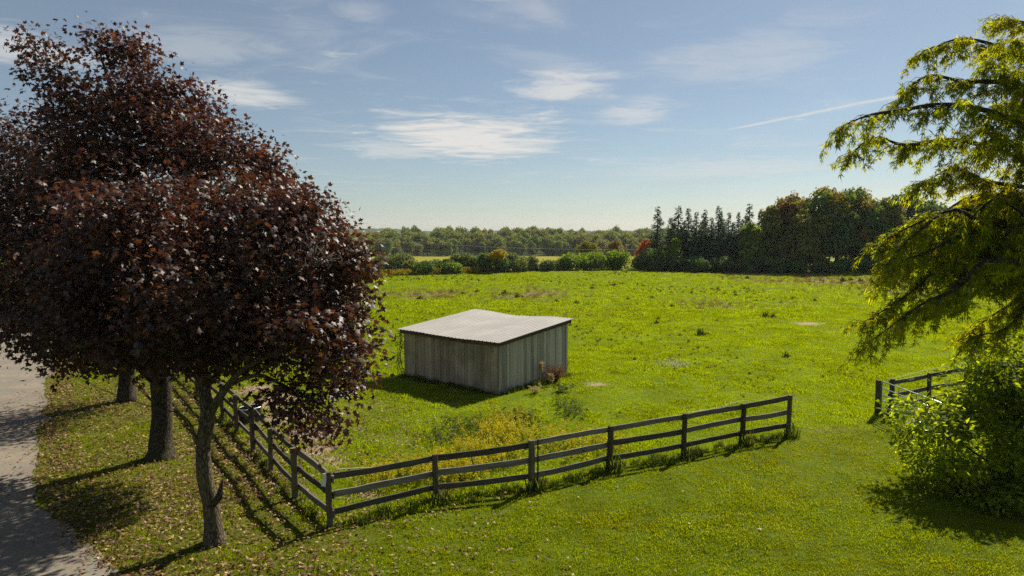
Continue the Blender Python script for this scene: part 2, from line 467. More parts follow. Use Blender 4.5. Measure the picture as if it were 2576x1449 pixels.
def litter_mask(x, y):
    d = np.zeros_like(x)
    for (tx, ty, r) in ((-6.7, 14.9, 3.6), (-10.9, 20.8, 5.0), (-16, 27.8, 5.5), (-9, 17.5, 4)):
        d = np.maximum(d, np.exp(-(((x - tx - .6) ** 2 + (y - ty + .4) ** 2) / r ** 2)))
    dd = drive_dist(x, y)
    d = np.maximum(d, np.exp(-((dd - .45) / .7) ** 2) * (y > 12) * (y < 45))
    return np.clip(d, 0, 1)


def build_ground():
    s = np.linspace(-1, 1, 330); xs = -3 + 3400 * np.sinh(7.0 * s) / math.sinh(7.0)
    ys = np.concatenate([np.linspace(-800, -60, 6), np.linspace(-30, 8, 10), np.linspace(8.4, 45, 150), 45 * np.exp(np.linspace(.012, math.log(3400 / 45), 190))])
    X, Y = np.meshgrid(xs, ys); Z = T(X, Y)
    nx, ny = len(xs), len(ys)
    v = np.stack([X, Y, Z], -1).reshape(-1, 3)
    i = np.arange(ny - 1)[:, None] * nx + np.arange(nx - 1)[None]
    f = np.stack([i, i + 1, i + nx + 1, i + nx], -1).reshape(-1, 4)
    me = mesh('ground', v, f, [], True)
    x, y = v[:, 0], v[:, 1]
    lawn = lawn_mask(x, y)
    soil = blotch(x, y, SOIL) * (lawn < .5)
    dry = blotch(x, y, DRY)
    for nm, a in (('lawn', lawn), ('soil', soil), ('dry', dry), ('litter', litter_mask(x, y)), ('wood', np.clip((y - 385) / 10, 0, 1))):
        at_ = me.attributes.new(nm, 'FLOAT', 'POINT'); at_.data.foreach_set('value', a.astype(np.float32))
    m_, t, out = newmat('ground_cover')
    geo = t.nodes.new('ShaderNodeNewGeometry'); P = geo.outputs['Position']
    A = {k: N(t, 'ShaderNodeAttribute', attribute_name=k).outputs['Fac'] for k in ('lawn', 'soil', 'dry', 'litter', 'wood')}
    nb = noise(t, P, .12, 4); nm_ = noise(t, P, .9, 5, .6); nf = noise(t, P, 7, 6, .7); nff = noise(t, P, 30, 4, .7)
    mead = ramp(t, M2(t, 'MULTIPLY_ADD', nm_, .6, M2(t, 'MULTIPLY', nb, .4)), [(.3, (.070, .112, .003)), (.5, (.125, .182, .004)), (.7, (.180, .222, .007))])
    lawnc = ramp(t, M2(t, 'MULTIPLY_ADD', nm_, .6, M2(t, 'MULTIPLY', nb, .4)), [(.3, (.060, .092, .003)), (.5, (.095, .134, .004)), (.7, (.145, .165, .007))])
    col = mixc(t, A['lawn'], mead, lawnc)
    col = mixc(t, M2(t, 'MULTIPLY', smooth(t, nf, .38, .62, 1, 0), .55), col, (.040, .052, .004))
    brk = M2(t, 'MULTIPLY_ADD', nm_, .9, M2(t, 'MULTIPLY_ADD', nf, .5, -.7))
    gate = M2(t, 'MULTIPLY_ADD', brk, 2.2, 1.0)
    dm = smooth(t, M2(t, 'MULTIPLY', A['dry'], gate), .12, .75)
    col = mixc(t, M2(t, 'MULTIPLY', dm, .9), col, mixc(t, nf, (.12, .095, .035), (.20, .165, .07)))
    sm = smooth(t, M2(t, 'MULTIPLY', A['soil'], gate), .15, .55)
    col = mixc(t, sm, col, mixc(t, nf, (.22, .155, .10), (.42, .32, .22)))
    lm = smooth(t, M2(t, 'MULTIPLY', A['litter'], gate), .2, 1.0)
    col = mixc(t, M2(t, 'MULTIPLY', lm, .42), col, mixc(t, nff, (.07, .045, .02), (.17, .115, .05)))
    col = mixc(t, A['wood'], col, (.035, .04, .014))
    h = M2(t, 'ADD', nf, M2(t, 'MULTIPLY', nff, .5))
    b = N(t, 'ShaderNodeBump', {'Strength': .6, 'Distance': .06, 'Height': h})
    p = N(t, 'ShaderNodeBsdfPrincipled', {'Base Color': col, 'Roughness': .95, 'Specular IOR Level': .05, 'Normal': b.outputs[0]})
    t.links.new(p.outputs[0], out.inputs[0])
    me.materials.append(m_)
    o = obj('ground', me, kind='structure'); o['label'] = 'green meadow and mown lawn'


build_ground()


def sheet(name, poly_l, poly_r, n, lift, mat, segs=8, jit=0.0):
    """strip between two edge polylines draped on the terrain"""
    L = np.array(poly_l, float); R = np.array(poly_r, float)
    def res(P):
        d = np.r_[0, np.cumsum(np.hypot(*np.diff(P, axis=0).T))]; s_ = np.linspace(0, d[-1], n)
        return np.stack([np.interp(s_, d, P[:, 0]), np.interp(s_, d, P[:, 1])], -1)
    L, R = res(L), res(R)
    if jit:
        k = np.linspace(0, 60, n); R[:, 0] += jit * (vnoise(np.stack([k * 1.7, k * 0, k * 0], -1)) - .5) * 2 + jit * .6 * (vnoise(np.stack([k * 5.3, k * 0 + 3, k * 0], -1)) - .5)
    v = []
    for k in range(segs + 1):
        a = k / segs; Q = L * (1 - a) + R * a
        v.append(np.stack([Q[:, 0], Q[:, 1], T(Q[:, 0], Q[:, 1]) + lift], -1))
    v = np.concatenate(v); i = np.arange(segs)[:, None] * n + np.arange(n - 1)[None]
    f = np.stack([i, i + n, i + n + 1, i + 1], -1).reshape(-1, 4)
    return obj(name, mesh(name, v, f, [mat], True), kind='structure')


def gravel_mat():
    m_, t, out = newmat('gravel')
    geo = t.nodes.new('ShaderNodeNewGeometry'); P = geo.outputs['Position']
    a = noise(t, P, 28, 4, .8); b_ = noise(t, P, .5, 4, .6); c_ = N(t, 'ShaderNodeTexVoronoi', {'Vector': P, 'Scale': 26}).outputs[1]
    col = ramp(t, a, [(.3, (.11, .095, .075)), (.55, (.21, .18, .145)), (.8, (.33, .29, .24))])
    col = mixc(t, M2(t, 'MULTIPLY', smooth(t, b_, .4, .7), .5), col, (.30, .25, .18))
    col = mixc(t, .22, col, c_, 'OVERLAY')
    bp = N(t, 'ShaderNodeBump', {'Strength': .5, 'Distance': .02, 'Height': a})
    p = N(t, 'ShaderNodeBsdfPrincipled', {'Base Color': col, 'Roughness': .95, 'Specular IOR Level': .15, 'Normal': bp.outputs[0]})
    t.links.new(p.outputs[0], out.inputs[0]); return m_


GRAVEL = gravel_mat()
drv = sheet('driveway', [(x - 6.5, y - 2.8) for x, y in DRIVE_R], DRIVE_R, 420, .012, GRAVEL, 14, .34)
drv['label'] = 'pale gravel driveway strewn with leaves'


def crop_mat():
    m_, t, out = newmat('ripening_crop')
    geo = t.nodes.new('ShaderNodeNewGeometry'); P = geo.outputs['Position']
    a = noise(t, vscale(t, P, (.3, 1, 1)), .35, 5, .6); b_ = noise(t, P, 2.0, 5, .7)
    col = ramp(t, M2(t, 'MULTIPLY_ADD', a, .7, M2(t, 'MULTIPLY', b_, .3)), [(.35, (.16, .17, .015)), (.5, (.24, .22, .016)), (.68, (.31, .26, .02))])
    bp = N(t, 'ShaderNodeBump', {'Strength': .8, 'Distance': .3, 'Height': b_})
    p = N(t, 'ShaderNodeBsdfPrincipled', {'Base Color': col, 'Roughness': .9, 'Specular IOR Level': .05, 'Normal': bp.outputs[0]})
    t.links.new(p.outputs[0], out.inputs[0]); return m_


CX = np.linspace(-260, 150, 60)
cf = sheet('crop_field', [(x_, float(edge_y(x_)) + 5.5) for x_ in CX], [(x_, 383) for x_ in CX], 90, .22, crop_mat(), 60)
cf['label'] = 'yellow ripening crop field beyond the hedgerow'

# ------------------------------------------------------------------ shed
def build_shed():
    rz = math.atan2(SV[1], SV[0]); z0 = Tz(*SHED_C)
    sh = thing('run_in_shed', 'weathered grey board shed with pale sloping ribbed metal roof', 'shed', (SHED_C[0], SHED_C[1], z0), rz)
    LX, LY = 5.0, 6.1
    roofz = lambda x, y: 2.30 + .090 * x - .13 * max(0, x / LX) ** 2 * math.exp(-((y - 3.4) / 1.7) ** 2) - .05 * math.exp(-((y - 2.6) / 2.0) ** 2) * (1 - x / LX)
    def plankmesh(mat, w):
        me = MB()
        b = .004; t_ = .026
        prof = [(0, -t_ / 2), (w, -t_ / 2), (w, t_ / 2 - b), (w - b, t_ / 2), (b, t_ / 2), (0, t_ / 2 - b)]
        prof = [(x, -y) for x, y in prof][::-1]
        n = len(prof)
        for z in (0, 1):
            for x, y in prof: me.v.append((x, y, z))
        for k in range(n): k2 = (k + 1) % n; me.f.append((k, k2, n + k2, n + k))
        me.f.append(tuple(range(n))[::-1]); me.f.append(tuple(range(n, 2 * n)))
        return me.mesh('plank', [mat])
    def wall(name, x0, y0, dx, dy, length, w, mat, h):
        wl = bpy.data.objects.new(name, None); COL.objects.link(wl); wl.parent = sh; wl.location = (x0, y0, 0); wl.rotation_euler = (0, 0, math.atan2(dy, dx))
        variants = [plankmesh(mat, w * k - .011) for k in (.86, 1.0, 1.14)]
        s_ = 0; 
        while s_ < length - .05:
            k = random.choice((0, 1, 2)); ww = w * (.86, 1.0, 1.14)[k]
            if s_ + ww > length + .04: k = 0; ww = w * .86
            o = obj('plank', variants[k], wl, (s_, random.uniform(-.011, .011), -.05 + random.uniform(0, .04)), (0, random.uniform(-.004, .004), 0))
            mid = s_ + ww / 2; o.scale = (1, 1, h(x0 + dx * mid, y0 + dy * mid) - .0 + random.uniform(-.02, .0))
            s_ += ww
        return wl
    wall('low_wall', 0, LY, 0, -1, LY, .205, BOARDB, lambda x, y: roofz(0, y) - .03)
    wall('gable_wall', 0.03, 0, 1, 0, LX - .03, .245, BOARD, lambda x, y: roofz(x, 0) - .03)
    wall('far_gable_wall', LX, LY, -1, 0, LX, .245, BOARD, lambda x, y: roofz(x, LY) - .03)
    wall('high_wall', LX, 0, 0, 1, LY, .245, BOARD, lambda x, y: roofz(LX, y) - .03)
    # eave board under the low edge, rake boards, corner boards
    e = MB(); 
    for k in range(12):
        y0, y1 = -.12 + k * (LY + .24) / 12, -.12 + (k + 1) * (LY + .24) / 12
        e.box((-.16, y0, roofz(0, (y0 + y1) / 2) - .20), (-.115, y1, roofz(0, (y0 + y1) / 2) - .035))
    obj('eave_board', e.mesh('eave_board', [FASCIA]), sh)
    for yy in (-.17, LY + .13):
        r = MB(); b = 0
        for x in (-.11, LX + .2):
            for (dy, dz) in ((0, -.17), (.035, -.17), (.035, -.035), (0, -.035)): r.v.append((x, yy + dy, roofz(0, 0) + .09 * x + dz))
        for k in range(4): r.f.append((k, (k + 1) % 4, 4 + (k + 1) % 4, 4 + k))
        r.f += [(3, 2, 1, 0), (4, 5, 6, 7)]
        obj('rake_board', r.mesh('rake_board', [FASCIA]), sh)
    obj('corner_board', MB().box((-.045, -.05, -.05), (.10, -.018, roofz(0, 0) - .17)).mesh('corner_board', [BOARD]), sh)
    obj('corner_board', MB().box((LX - .07, -.05, -.05), (LX + .05, -.018, roofz(LX, 0) - .18)).mesh('corner_board', [BOARD]), sh)
    # roof panels: ribbed sheets laid side by side
    PW = .93; x0, x1 = -.24, LX + .3; y0 = -.24
    for p in range(7):
        ys = []; 
        for k in range(4):
            b = k * PW / 4
            ys += [(b, 0), (b + .015, .027), (b + .045, .027), (b + .06, 0), (b + .15, .002)]
        ys.append((PW + .012, 0.006))
        xs = np.linspace(x0, x1, 12); v = []; f = []; n = len(ys)
        for lay_ in (0, -.012):
            for x in xs:
                for (yy, dz) in ys:
                    y = y0 + p * PW + yy; v.append((x, y, roofz(x, y) + dz + lay_ + .006 * (p % 2) + .01))
        m_ = len(xs)
        for a in range(m_ - 1):
            for k in range(n - 1):
                q = (a * n + k, (a + 1) * n + k, (a + 1) * n + k + 1, a * n + k + 1); f.append(q); f.append(tuple(m_ * n + i for i in q[::-1]))
        for k in range(n - 1):
            f.append((k, k + 1, m_ * n + k + 1, m_ * n + k)); a = (m_ - 1) * n; f.append((a + k + 1, a + k, m_ * n + a + k, m_ * n + a + k + 1))
        obj('roof_panel', mesh('roof_panel', v, f, [ROOFM]), sh)


build_shed()

# ------------------------------------------------------------------ fences and gate
def post_mesh(h, w=.125, r=0.0):
    b = MB(); n = 7; ring = []
    for k in range(n):
        z = -.25 + (h + .25) * k / (n - 1); ww = w / 2 * (1.04 - .06 * k / n) * (1 + random.uniform(-.04, .04)); ox, oy = random.uniform(-.006, .006), random.uniform(-.006, .006)
        c = .25
        pts = [(1, -1 + c), (1, 1 - c), (1 - c, 1), (-1 + c, 1), (-1, 1 - c), (-1, -1 + c), (-1 + c, -1), (1 - c, -1)]
        for x, y in pts: b.v.append((ox + x * ww, oy + y * ww, z + (random.uniform(-.012, .012) if k == n - 1 else 0)))
    for k in range(n - 1):
        for j in range(8): j2 = (j + 1) % 8; b.f.append((k * 8 + j, k * 8 + j2, k * 8 + 8 + j2, k * 8 + 8 + j))
    b.f.append(tuple((n - 1) * 8 + j for j in range(8)))
    return b.mesh('post', [POSTW])


def rail_mesh(L, h=.145, t_=.042, sag=.0):
    b = MB(); n = 9
    for k in range(n):
        a = k / (n - 1); x = L * a; dz = -sag * 4 * a * (1 - a) + random.uniform(-.006, .006); hh = h * (1 + random.uniform(-.07, .05)); dy = random.uniform(-.008, .008)
        for (y, z) in ((-t_ / 2, -hh / 2), (t_ / 2, -hh / 2), (t_ / 2, hh / 2), (-t_ / 2, hh / 2)): b.v.append((x, y + dy, z + dz))
    for k in range(n - 1):
        for j in range(4): j2 = (j + 1) % 4; b.f.append((k * 4 + j, k * 4 + 4 + j, k * 4 + 4 + j2, k * 4 + j2))
    b.f += [(0, 1, 2, 3), tuple(n * 4 - 4 + j for j in (3, 2, 1, 0))]
    return b.mesh('rail', [FENCEW])


def fence(name, label, pts, heights, levels, side, skip_last_half=False, first_post=True):
    f = thing(name, label, 'fence', (pts[0][0], pts[0][1], Tz(*pts[0])))
    o0 = np.array([pts[0][0], pts[0][1], Tz(*pts[0])])
    P = [np.array([x, y, Tz(x, y)]) - o0 for x, y in pts]
    for k, (p, h) in enumerate(zip(P, heights)):
        if k or first_post:
            obj('post', post_mesh(h, random.uniform(.12, .15)), f, p, (random.uniform(-.03, .03), random.uniform(-.03, .03), math.atan2(P[-1][1] - P[0][1], P[-1][0] - P[0][0]) + random.uniform(-.08, .08)))
    for k in range(len(P) - 1):
        d = P[k + 1] - P[k]; L = math.hypot(d[0], d[1]); nrm = np.array([-d[1], d[0], 0]) / L * side
        h0, h1 = heights[k], heights[k + 1]
        for li, lv in enumerate(levels):
            za = h0 * lv + random.uniform(-.025, .025); zb = h1 * lv + random.uniform(-.025, .025)
            a = P[k] + nrm * (.09 + .003 * li) + UP * za - d / L * .04; e = P[k + 1] + nrm * (.09 + .003 * li) + UP * zb + d / L * .04
            v = e - a; LL = float(np.linalg.norm(v))
            obj('rail', rail_mesh(LL, random.uniform(.145, .17), .04, random.uniform(-.02, .035)), f, a, (random.uniform(-.03, .03), -math.asin(v[2] / LL), math.atan2(v[1], v[0])))
    return f


front = fence('rail_fence', 'dark three-rail wooden fence in front of the shed, along the mown lawn', FR, [1.34, 1.26, 1.38, 1.32, 1.40, 1.36, 1.46], (.90, .58, .25), 1)
side_f = fence('rail_fence', 'three-rail wooden fence running beside the purple trees along the driveway side', LF, [1.3, 1.34, 1.28, 1.42, 1.38, 1.34, 1.34, 1.34, 1.32, 1.35, 1.33, 1.3], (.90, .57, .24), -1, first_post=False)
RF = [(14.55, 25.75), (16.75, 26.95), (19.0, 28.2), (21.2, 29.4), (23.4, 30.6), (25.6, 31.8)]
rf = fence('rail_fence', 'grey plank fence joining the metal gate beside the leafy bush', RF, [1.38] * 6, (.9, .52, .2), 1)
# fittings on the fences
def loc_in(o, w): return (w[0] - o.location[0], w[1] - o.location[1], w[2] - o.location[2])
obj('white_tag', MB().box((-.05, -.008, -.15), (.05, .008, .15)).mesh('white_tag', [WHITEP]), front, (-.10, -.075, 1.18), (0, .15, .5))
obj('name_plate', MB().box((-.17, -.006, -.055), (.17, .006, .055)).mesh('name_plate', [plain_mat('pale_plate', (.5, .5, .47), .5)]), rf, loc_in(rf, (15.62, 26.30, 1.28)), (0, -.03, math.atan2(1.2, 2.2)))
tp = thing('steel_post', 'thin black steel stake beside the third post of the front fence', 'stake', (.70, 18.02, Tz(.7, 18.02)))
obj('shaft', MB().box((-.022, -.004, -.3), (.022, .004, 1.42)).mesh('shaft', [STEEL]), tp); obj('web', MB().box((-.004, .004, -.3), (.004, .028, 1.41)).mesh('web', [STEEL]), tp)


def wire_line(name, label, pts, r, mat, cat='wire', group=None):
    return tag(obj(name, MB().tube(pts, [r] * len(pts), 5, 4).mesh(name, [mat], True)), label, cat, group)


wire_line('fence_rope', 'thin pale rope strung slack inside the fence at its corner', [(-6.95, 19.7, 1.2), (-5.75, 18.1, .96), (-4.5, 16.3, 1.02), (-4.22, 15.9, 1.32), (-3.9, 16.15, 1.28), (-3.2, 16.6, 1.16), (-1.95, 17.42, 1.0)], .009, ROPE, 'rope')
wire_line('fence_rope', 'thin pale rope sagging above the last bays of the front fence', [(5.35, 20.9, 1.36), (6.4, 21.55, 1.32), (7.6, 22.25, 1.40), (8.5, 22.7, 1.22), (9.4, 23.05, 1.3)], .008, ROPE, 'rope')
wire_line('fence_rope', 'thin pale rope along the top of the fence by the gate', [(14.2, 25.6, 1.36), (15.6, 26.3, 1.47), (16.8, 27.0, 1.52), (18.9, 28.2, 1.5)], .008, ROPE, 'rope')
# gate
gx, gy = GP
gdir = np.array([.05, -1.0]); gdir /= np.linalg.norm(gdir)
gt = thing('field_gate', 'tubular steel field gate with green end posts standing open beside the leafy bush', 'gate', (gx, gy, Tz(gx, gy)), math.atan2(gdir[1], gdir[0]))
GL = 3.9
lv = [.22, .42, .63, .86, 1.10, 1.36]
for k, z in enumerate(lv):
    pts = [(0.06, 0, z), (GL - .06, 0, z)]
    if k == len(lv) - 1: pts = [(0, 0, z - .2), (0.01, 0, z - .06), (.09, 0, z), (GL / 2, 0, z), (GL - .09, 0, z), (GL - .01, 0, z - .06), (GL, 0, z - .2)]
    obj('tube_rail', MB().tube(pts, [.021] * len(pts), 8).mesh('tube_rail', [GALV], True), gt)
for x in (0, GL): obj('stile', MB().tube([(x, 0, .14), (x, 0, 1.17)], [.024, .024], 8).mesh('stile', [GREENP], True), gt)
for x in (1.0, 2.0, 3.0): obj('upright', MB().box((x - .018, .022, .2), (x + .018, .03, 1.37)).mesh('upright', [GREENP]), gt)
hp = thing('gate_post', 'stout weathered wooden post carrying the steel field gate', 'post', (gx - .02, gy + .2, Tz(gx, gy)))
obj('shaft', post_mesh(1.36, .16), hp)
obj('hinge', MB().tube([(0.02, -.22, 1.05), (0.02, -.08, 1.05)], [.014, .014], 6).mesh('hinge', [STEEL]), hp)
obj('hinge', MB().tube([(0.02, -.22, .35), (0.02, -.08, .35)], [.014, .014], 6).mesh('hinge', [STEEL]), hp)
# trough
tx, ty = gnd(628, 1062)
tr_ = thing('water_trough', 'black water trough with pale rim standing behind the side fence', 'trough', (tx, ty, Tz(tx, ty)), .9)
b = MB(); n = 12
for (z, s_) in ((0, .85), (.55, 1.0)):
    for k in range(n): a = 2 * math.pi * k / n; b.v.append((.42 * s_ * math.copysign(abs(math.cos(a)) ** .6, math.cos(a)), .3 * s_ * math.copysign(abs(math.sin(a)) ** .6, math.sin(a)), z))
for (z, s_) in ((.55, .92), (.2, .86)):
    for k in range(n): a = 2 * math.pi * k / n; b.v.append((.42 * s_ * math.copysign(abs(math.cos(a)) ** .6, math.cos(a)), .3 * s_ * math.copysign(abs(math.sin(a)) ** .6, math.sin(a)), z))
for r in range(3):
    for k in range(n): k2 = (k + 1) % n; b.f.append((r * n + k, r * n + k2, r * n + n + k2, r * n + n + k))
b.f.append(tuple(range(3 * n, 4 * n)))
obj('tub', b.mesh('tub', [BLACKP]), tr_)
rim = [(.41 * math.copysign(abs(math.cos(a)) ** .6, math.cos(a)), .29 * math.copysign(abs(math.sin(a)) ** .6, math.sin(a)), .56) for a in np.linspace(0, 2 * math.pi, 25)]
obj('rim', MB().tube(rim, [.022] * 25, 6).mesh('rim', [GALV], True), tr_)

# ------------------------------------------------------------------ foliage tools
def fan(outline, centre):
    v = [centre] + outline; n = len(outline)
    return np.array(v, float), np.array([(0, 1 + k, 1 + (k + 1) % n) for k in range(n)])


_r = [(.30, -.03, -.03), (.20, .20, 0), (.52, .48, -.07), (.19, .56, 0)]
MAPLE_T = fan([(0, 0, 0)] + _r + [(0, 1, -.10)] + [(-x, y, z) for x, y, z in _r[::-1]], (0, .36, .05))
_s = [(.34, .36, -.08), (.12, .48, 0)]
MAPLE_S = fan([(0, 0, 0)] + _s + [(0, 1, -.12)] + [(-x, y, z) for x, y, z in _s[::-1]], (0, .40, .04))
OVAL_T = (np.array([(0, 0, 0), (.26, .38, .07), (0, 1, -.06), (-.26, .38, .07), (0, .45, 0)], float), np.array([(0, 1, 4), (1, 2, 4), (2, 3, 4), (3, 0, 4)]))
_f = [(.30, .42, -.10), (.07, .30, 0), (.10, .62, -.02)]
FEATHER_T = (np.array([(0, 0, 0), (.06, .35, 0), (0, 1, -.14), (-.06, .35, 0), (.30, .62, -.10), (.10, .22, 0), (-.30, .62, -.10), (-.10, .22, 0)], float), np.array([(0, 1, 3), (1, 2, 3), (0, 5, 4), (5, 1, 4), (0, 6, 7), (7, 6, 3)]))
_q = np.random.default_rng(3)
def clump_t(n=4):
    v = []; f = []
    for k in range(n):
        c = _q.normal(0, .28, 3); d = norm(_q.normal(0, 1, 3)); e = norm(np.cross(d, _q.normal(0, 1, 3))); b = len(v)
        v += [c - e * .22, c + e * .22, c + d * .55 + e * .12, c + d * .4 - e * .2]; f += [(b, b + 1, b + 2), (b, b + 2, b + 3)]
    return np.array(v), np.array(f)
CLUMP = [clump_t() for _ in range(4)]


def place(tmpl, pos, nrm, tip, size, r):
    tv, tf = tmpl; n = len(pos)
    z = norm(nrm); y = norm(tip - z * np.sum(tip * z, -1, keepdims=True)); x = np.cross(y, z)
    v = pos[:, None] + size[:, None, None] * (tv[None, :, 0:1] * x[:, None] + tv[None, :, 1:2] * y[:, None] + tv[None, :, 2:3] * z[:, None])
    f = tf[None] + (np.arange(n) * len(tv))[:, None, None]
    return v.reshape(-1, 3), f.reshape(-1, 3)


def joinm(parts):
    V = []; F = []; o = 0
    for v, f in parts: V.append(v); F.append(f + o); o += len(v)
    return np.concatenate(V), np.concatenate(F)


def cluster_points(blobs, n, r, exp=.28, lump=.35, gap=.0, gscale=.9, lseed=0.0):
    B = np.array(blobs, float); w = (B[:, 3] * B[:, 4] * B[:, 5]) ** .75; w /= w.sum()
    k = r.choice(len(B), int(n * (1.6 if gap else 1)), p=w); d = norm(r.normal(0, 1, (len(k), 3)))
    rad = r.random(len(k)) ** exp
    bump_ = 1 - lump * .5 + lump * vnoise(d * 2.4 + k[:, None] * 7.3 + lseed)
    p = B[k, :3] + d * (rad * bump_)[:, None] * B[k, 3:]
    if gap:
        keep = vnoise(p * gscale + 11.3 + lseed) > gap; p, d, k = p[keep], d[keep], k[keep]
    return p[:n], d[:n], k[:n]


def leaves_on(p, d, per, tmpl, size, r, spread=.3, up=.55, out=.5, rnd=.55, droop=.45, var=.25, flat=.7):
    n = len(p) * per
    c = np.repeat(p, per, 0); o = np.repeat(d, per, 0)
    off = r.normal(0, 1, (n, 3)) * spread; off[:, 2] *= flat
    pos = c + off
    nr = UP * up + o * out + r.normal(0, 1, (n, 3)) * rnd
    tp_ = o * .8 + norm(off) * .8 - UP * droop + r.normal(0, 1, (n, 3)) * .4
    sz = size * (1 + r.uniform(-var, var, n))
    return place(tmpl, pos, nr, tp_, sz, r)


def twigs(anchor_fn, p, r, r0=.012, bend=.15):
    b = MB()
    for q in p:
        a = anchor_fn(q); m_ = (a + q) / 2 + r.normal(0, bend, 3) * np.linalg.norm(q - a) * .5
        b.tube([a, m_, q], [r0, r0 * .65, r0 * .3], 4, 2)
    return b


def near_on(lines):
    P = np.concatenate([np.array(l) for l in lines])
    def fn(q):
        d = np.linalg.norm(P - q, axis=1) + np.maximum(0, P[:, 2] - q[2]) * .6
        return P[np.argmin(d)]
    return fn


def dense(pts, n=14):
    pts = np.array(pts, float); s_ = np.r_[0, np.cumsum(np.linalg.norm(np.diff(pts, axis=0), axis=1))]; t_ = np.linspace(0, s_[-1], n)
    return np.stack([np.interp(t_, s_, pts[:, k]) for k in range(3)], -1)


def sub(o, pts): return [tuple(np.array(p) - np.array(o)) for p in pts]


# ------------------------------------------------------------------ purple maples
def maple(name, label, base, trunk, trads, limbs, blobs, ncl, per, tmpl, size, seed, ntw, group, spread=.3, gap=.33, extra=None, exp=.28):
    r = np.random.default_rng(seed)
    o = thing(name, label, 'tree', tuple(base), 0, group)
    b = np.array(base)
    obj('trunk', MB().tube(sub(b, trunk), trads, 14, 4, .05, .04).mesh('trunk', [BARK if seed == 1 else BARK2], True), o)
    lines = [dense(trunk)]
    for (pts, r0, r1) in limbs:
        n = len(pts); lines.append(dense(pts))
        obj('branch', MB().tube(sub(b, pts), np.linspace(r0, r1, n), 9, 4, .06).mesh('branch', [BARK if seed == 1 else BARK2], True), o)
    extra_b = []
    for q in blobs:
        for _ in range(7):
            dv = norm(r.normal(0, 1, 3) + UP * .15); s_ = r.uniform(.16, .36); c = np.array(q[:3]) + dv * np.array(q[3:]) * r.uniform(.85, 1.12)
            extra_b.append(tuple(c) + (q[3] * s_ + .1, q[4] * s_ + .1, q[5] * s_ * .9 + .1))
    blobs = list(blobs) + extra_b
    p, d, k = cluster_points(blobs, ncl, r, exp=exp, gap=gap, lseed=seed * 3.1)
    v, f = leaves_on(p, d, per, tmpl, size, r, spread)
    obj('crown', fastmesh('crown', v - b, f, [PURPLE]), o, kind='stuff')
    tw = twigs(near_on(lines), p[r.choice(len(p), min(ntw, len(p)), False)], r)
    tw.v = [tuple(np.array(q) - b) for q in tw.v]
    obj('twigs', tw.mesh('twigs', [TWIG], True), o, kind='stuff')
    if extra: extra(o, b)
    return o


A = at
GRPM = 'purple maples along the driveway'
t1b = (-6.72, 14.9, Tz(-6.72, 14.9) - .05)
d1 = 14.9
trunk1 = [t1b, A(537, 1330, d1), A(530, 1265, d1), A(515, 1195, d1), A(512, 1110, d1), A(523, 1050, d1), A(514, 980, d1 + .1), A(507, 900, d1 + .2), A(518, 800, d1 + .3), A(528, 700, d1 + .2), A(545, 580, d1), A(550, 480, d1)]
tr1 = [.27, .205, .175, .17, .15, .16, .125, .115, .09, .07, .04, .015]
limbs1 = [([A(522, 1050, d1), A(550, 1003, 14.6), A(576, 968, 14.3), A(608, 932, 14.0), A(655, 905, 13.8), A(760, 860, 13.6), A(870, 820, 13.7)], .105, .012),
          ([A(576, 968, 14.3), A(605, 955, 14.2), A(640, 945, 14.0), A(672, 949, 13.8), A(735, 981, 13.6), A(800, 1015, 13.5), A(855, 1050, 13.5)], .06, .008),
          ([A(514, 975, 15.0), A(540, 950, 15.2), A(552, 930, 15.4), A(568, 895, 15.7), A(610, 820, 16.2), A(660, 710, 16.7), A(700, 600, 17)], .075, .015),
          ([A(507, 900, 15.1), A(482, 874, 14.8), A(455, 840, 14.4), A(400, 790, 14.0), A(330, 740, 13.6), A(250, 700, 13.4)], .065, .01),
          ([A(514, 840, 15.2), A(570, 790, 14.5), A(640, 740, 13.9), A(740, 690, 13.5), A(820, 650, 13.4)], .06, .01),
          ([A(512, 960, 15.0), A(470, 930, 15.6), A(400, 880, 16.3), A(300, 800, 16.8)], .06, .012),
          ([A(525, 720, 15.1), A(480, 640, 14.6), A(420, 560, 14.3), A(380, 500, 14.2)], .05, .01),
          ([A(510, 1165, 14.9), A(493, 1106, 14.8), A(478, 1066, 14.7), A(450, 1040, 14.6), A(400, 1030, 14.3)], .045, .006),
          ([A(640, 945, 14.0), A(700, 905, 14.3), A(790, 880, 14.8), A(880, 880, 15.2)], .035, .008)]
blobs1 = [tuple(A(*q[:3])) + q[3:] for q in [(540, 585, 15.0, 2.2, 2.3, 1.35), (320, 640, 15.0, 1.7, 2.0, 1.3), (735, 660, 14.8, 1.3, 1.9, 1.15), (560, 740, 14.0, 2.2, 1.8, 1.2), (800, 800, 14.5, 1.2, 1.8, 1.0),
                                             (850, 920, 14.2, .95, 1.5, .75), (790, 1000, 13.8, .8, 1.1, .6), (280, 800, 14.6, 1.6, 1.8, .95), (420, 860, 14.2, 1.0, 1.2, .55), (650, 850, 15.2, 1.2, 1.3, .7),
                                             (740, 560, 15.5, .9, 1.3, .7), (180, 820, 14.6, .8, 1.2, .6), (880, 700, 14.6, .3, .8, .7), (560, 800, 16.2, 2.0, 1.2, 1.2)]]


def stub(o, b):
    obj('broken_stub', MB().tube(sub(b, [A(533, 1270, 14.8), A(550, 1252, 14.72), A(555, 1230, 14.7), A(561, 1205, 14.68)]), [.08, .075, .055, .02], 8, 2, .25).mesh('broken_stub', [BARK2], True), o)


maple('maple_tree', 'purple-leaved maple with crooked trunk and a broken stub, beside the fence corner', t1b, trunk1, tr1, limbs1, blobs1, 2100, 19, MAPLE_T, .128, 1, 700, GRPM, .25, .33, stub)
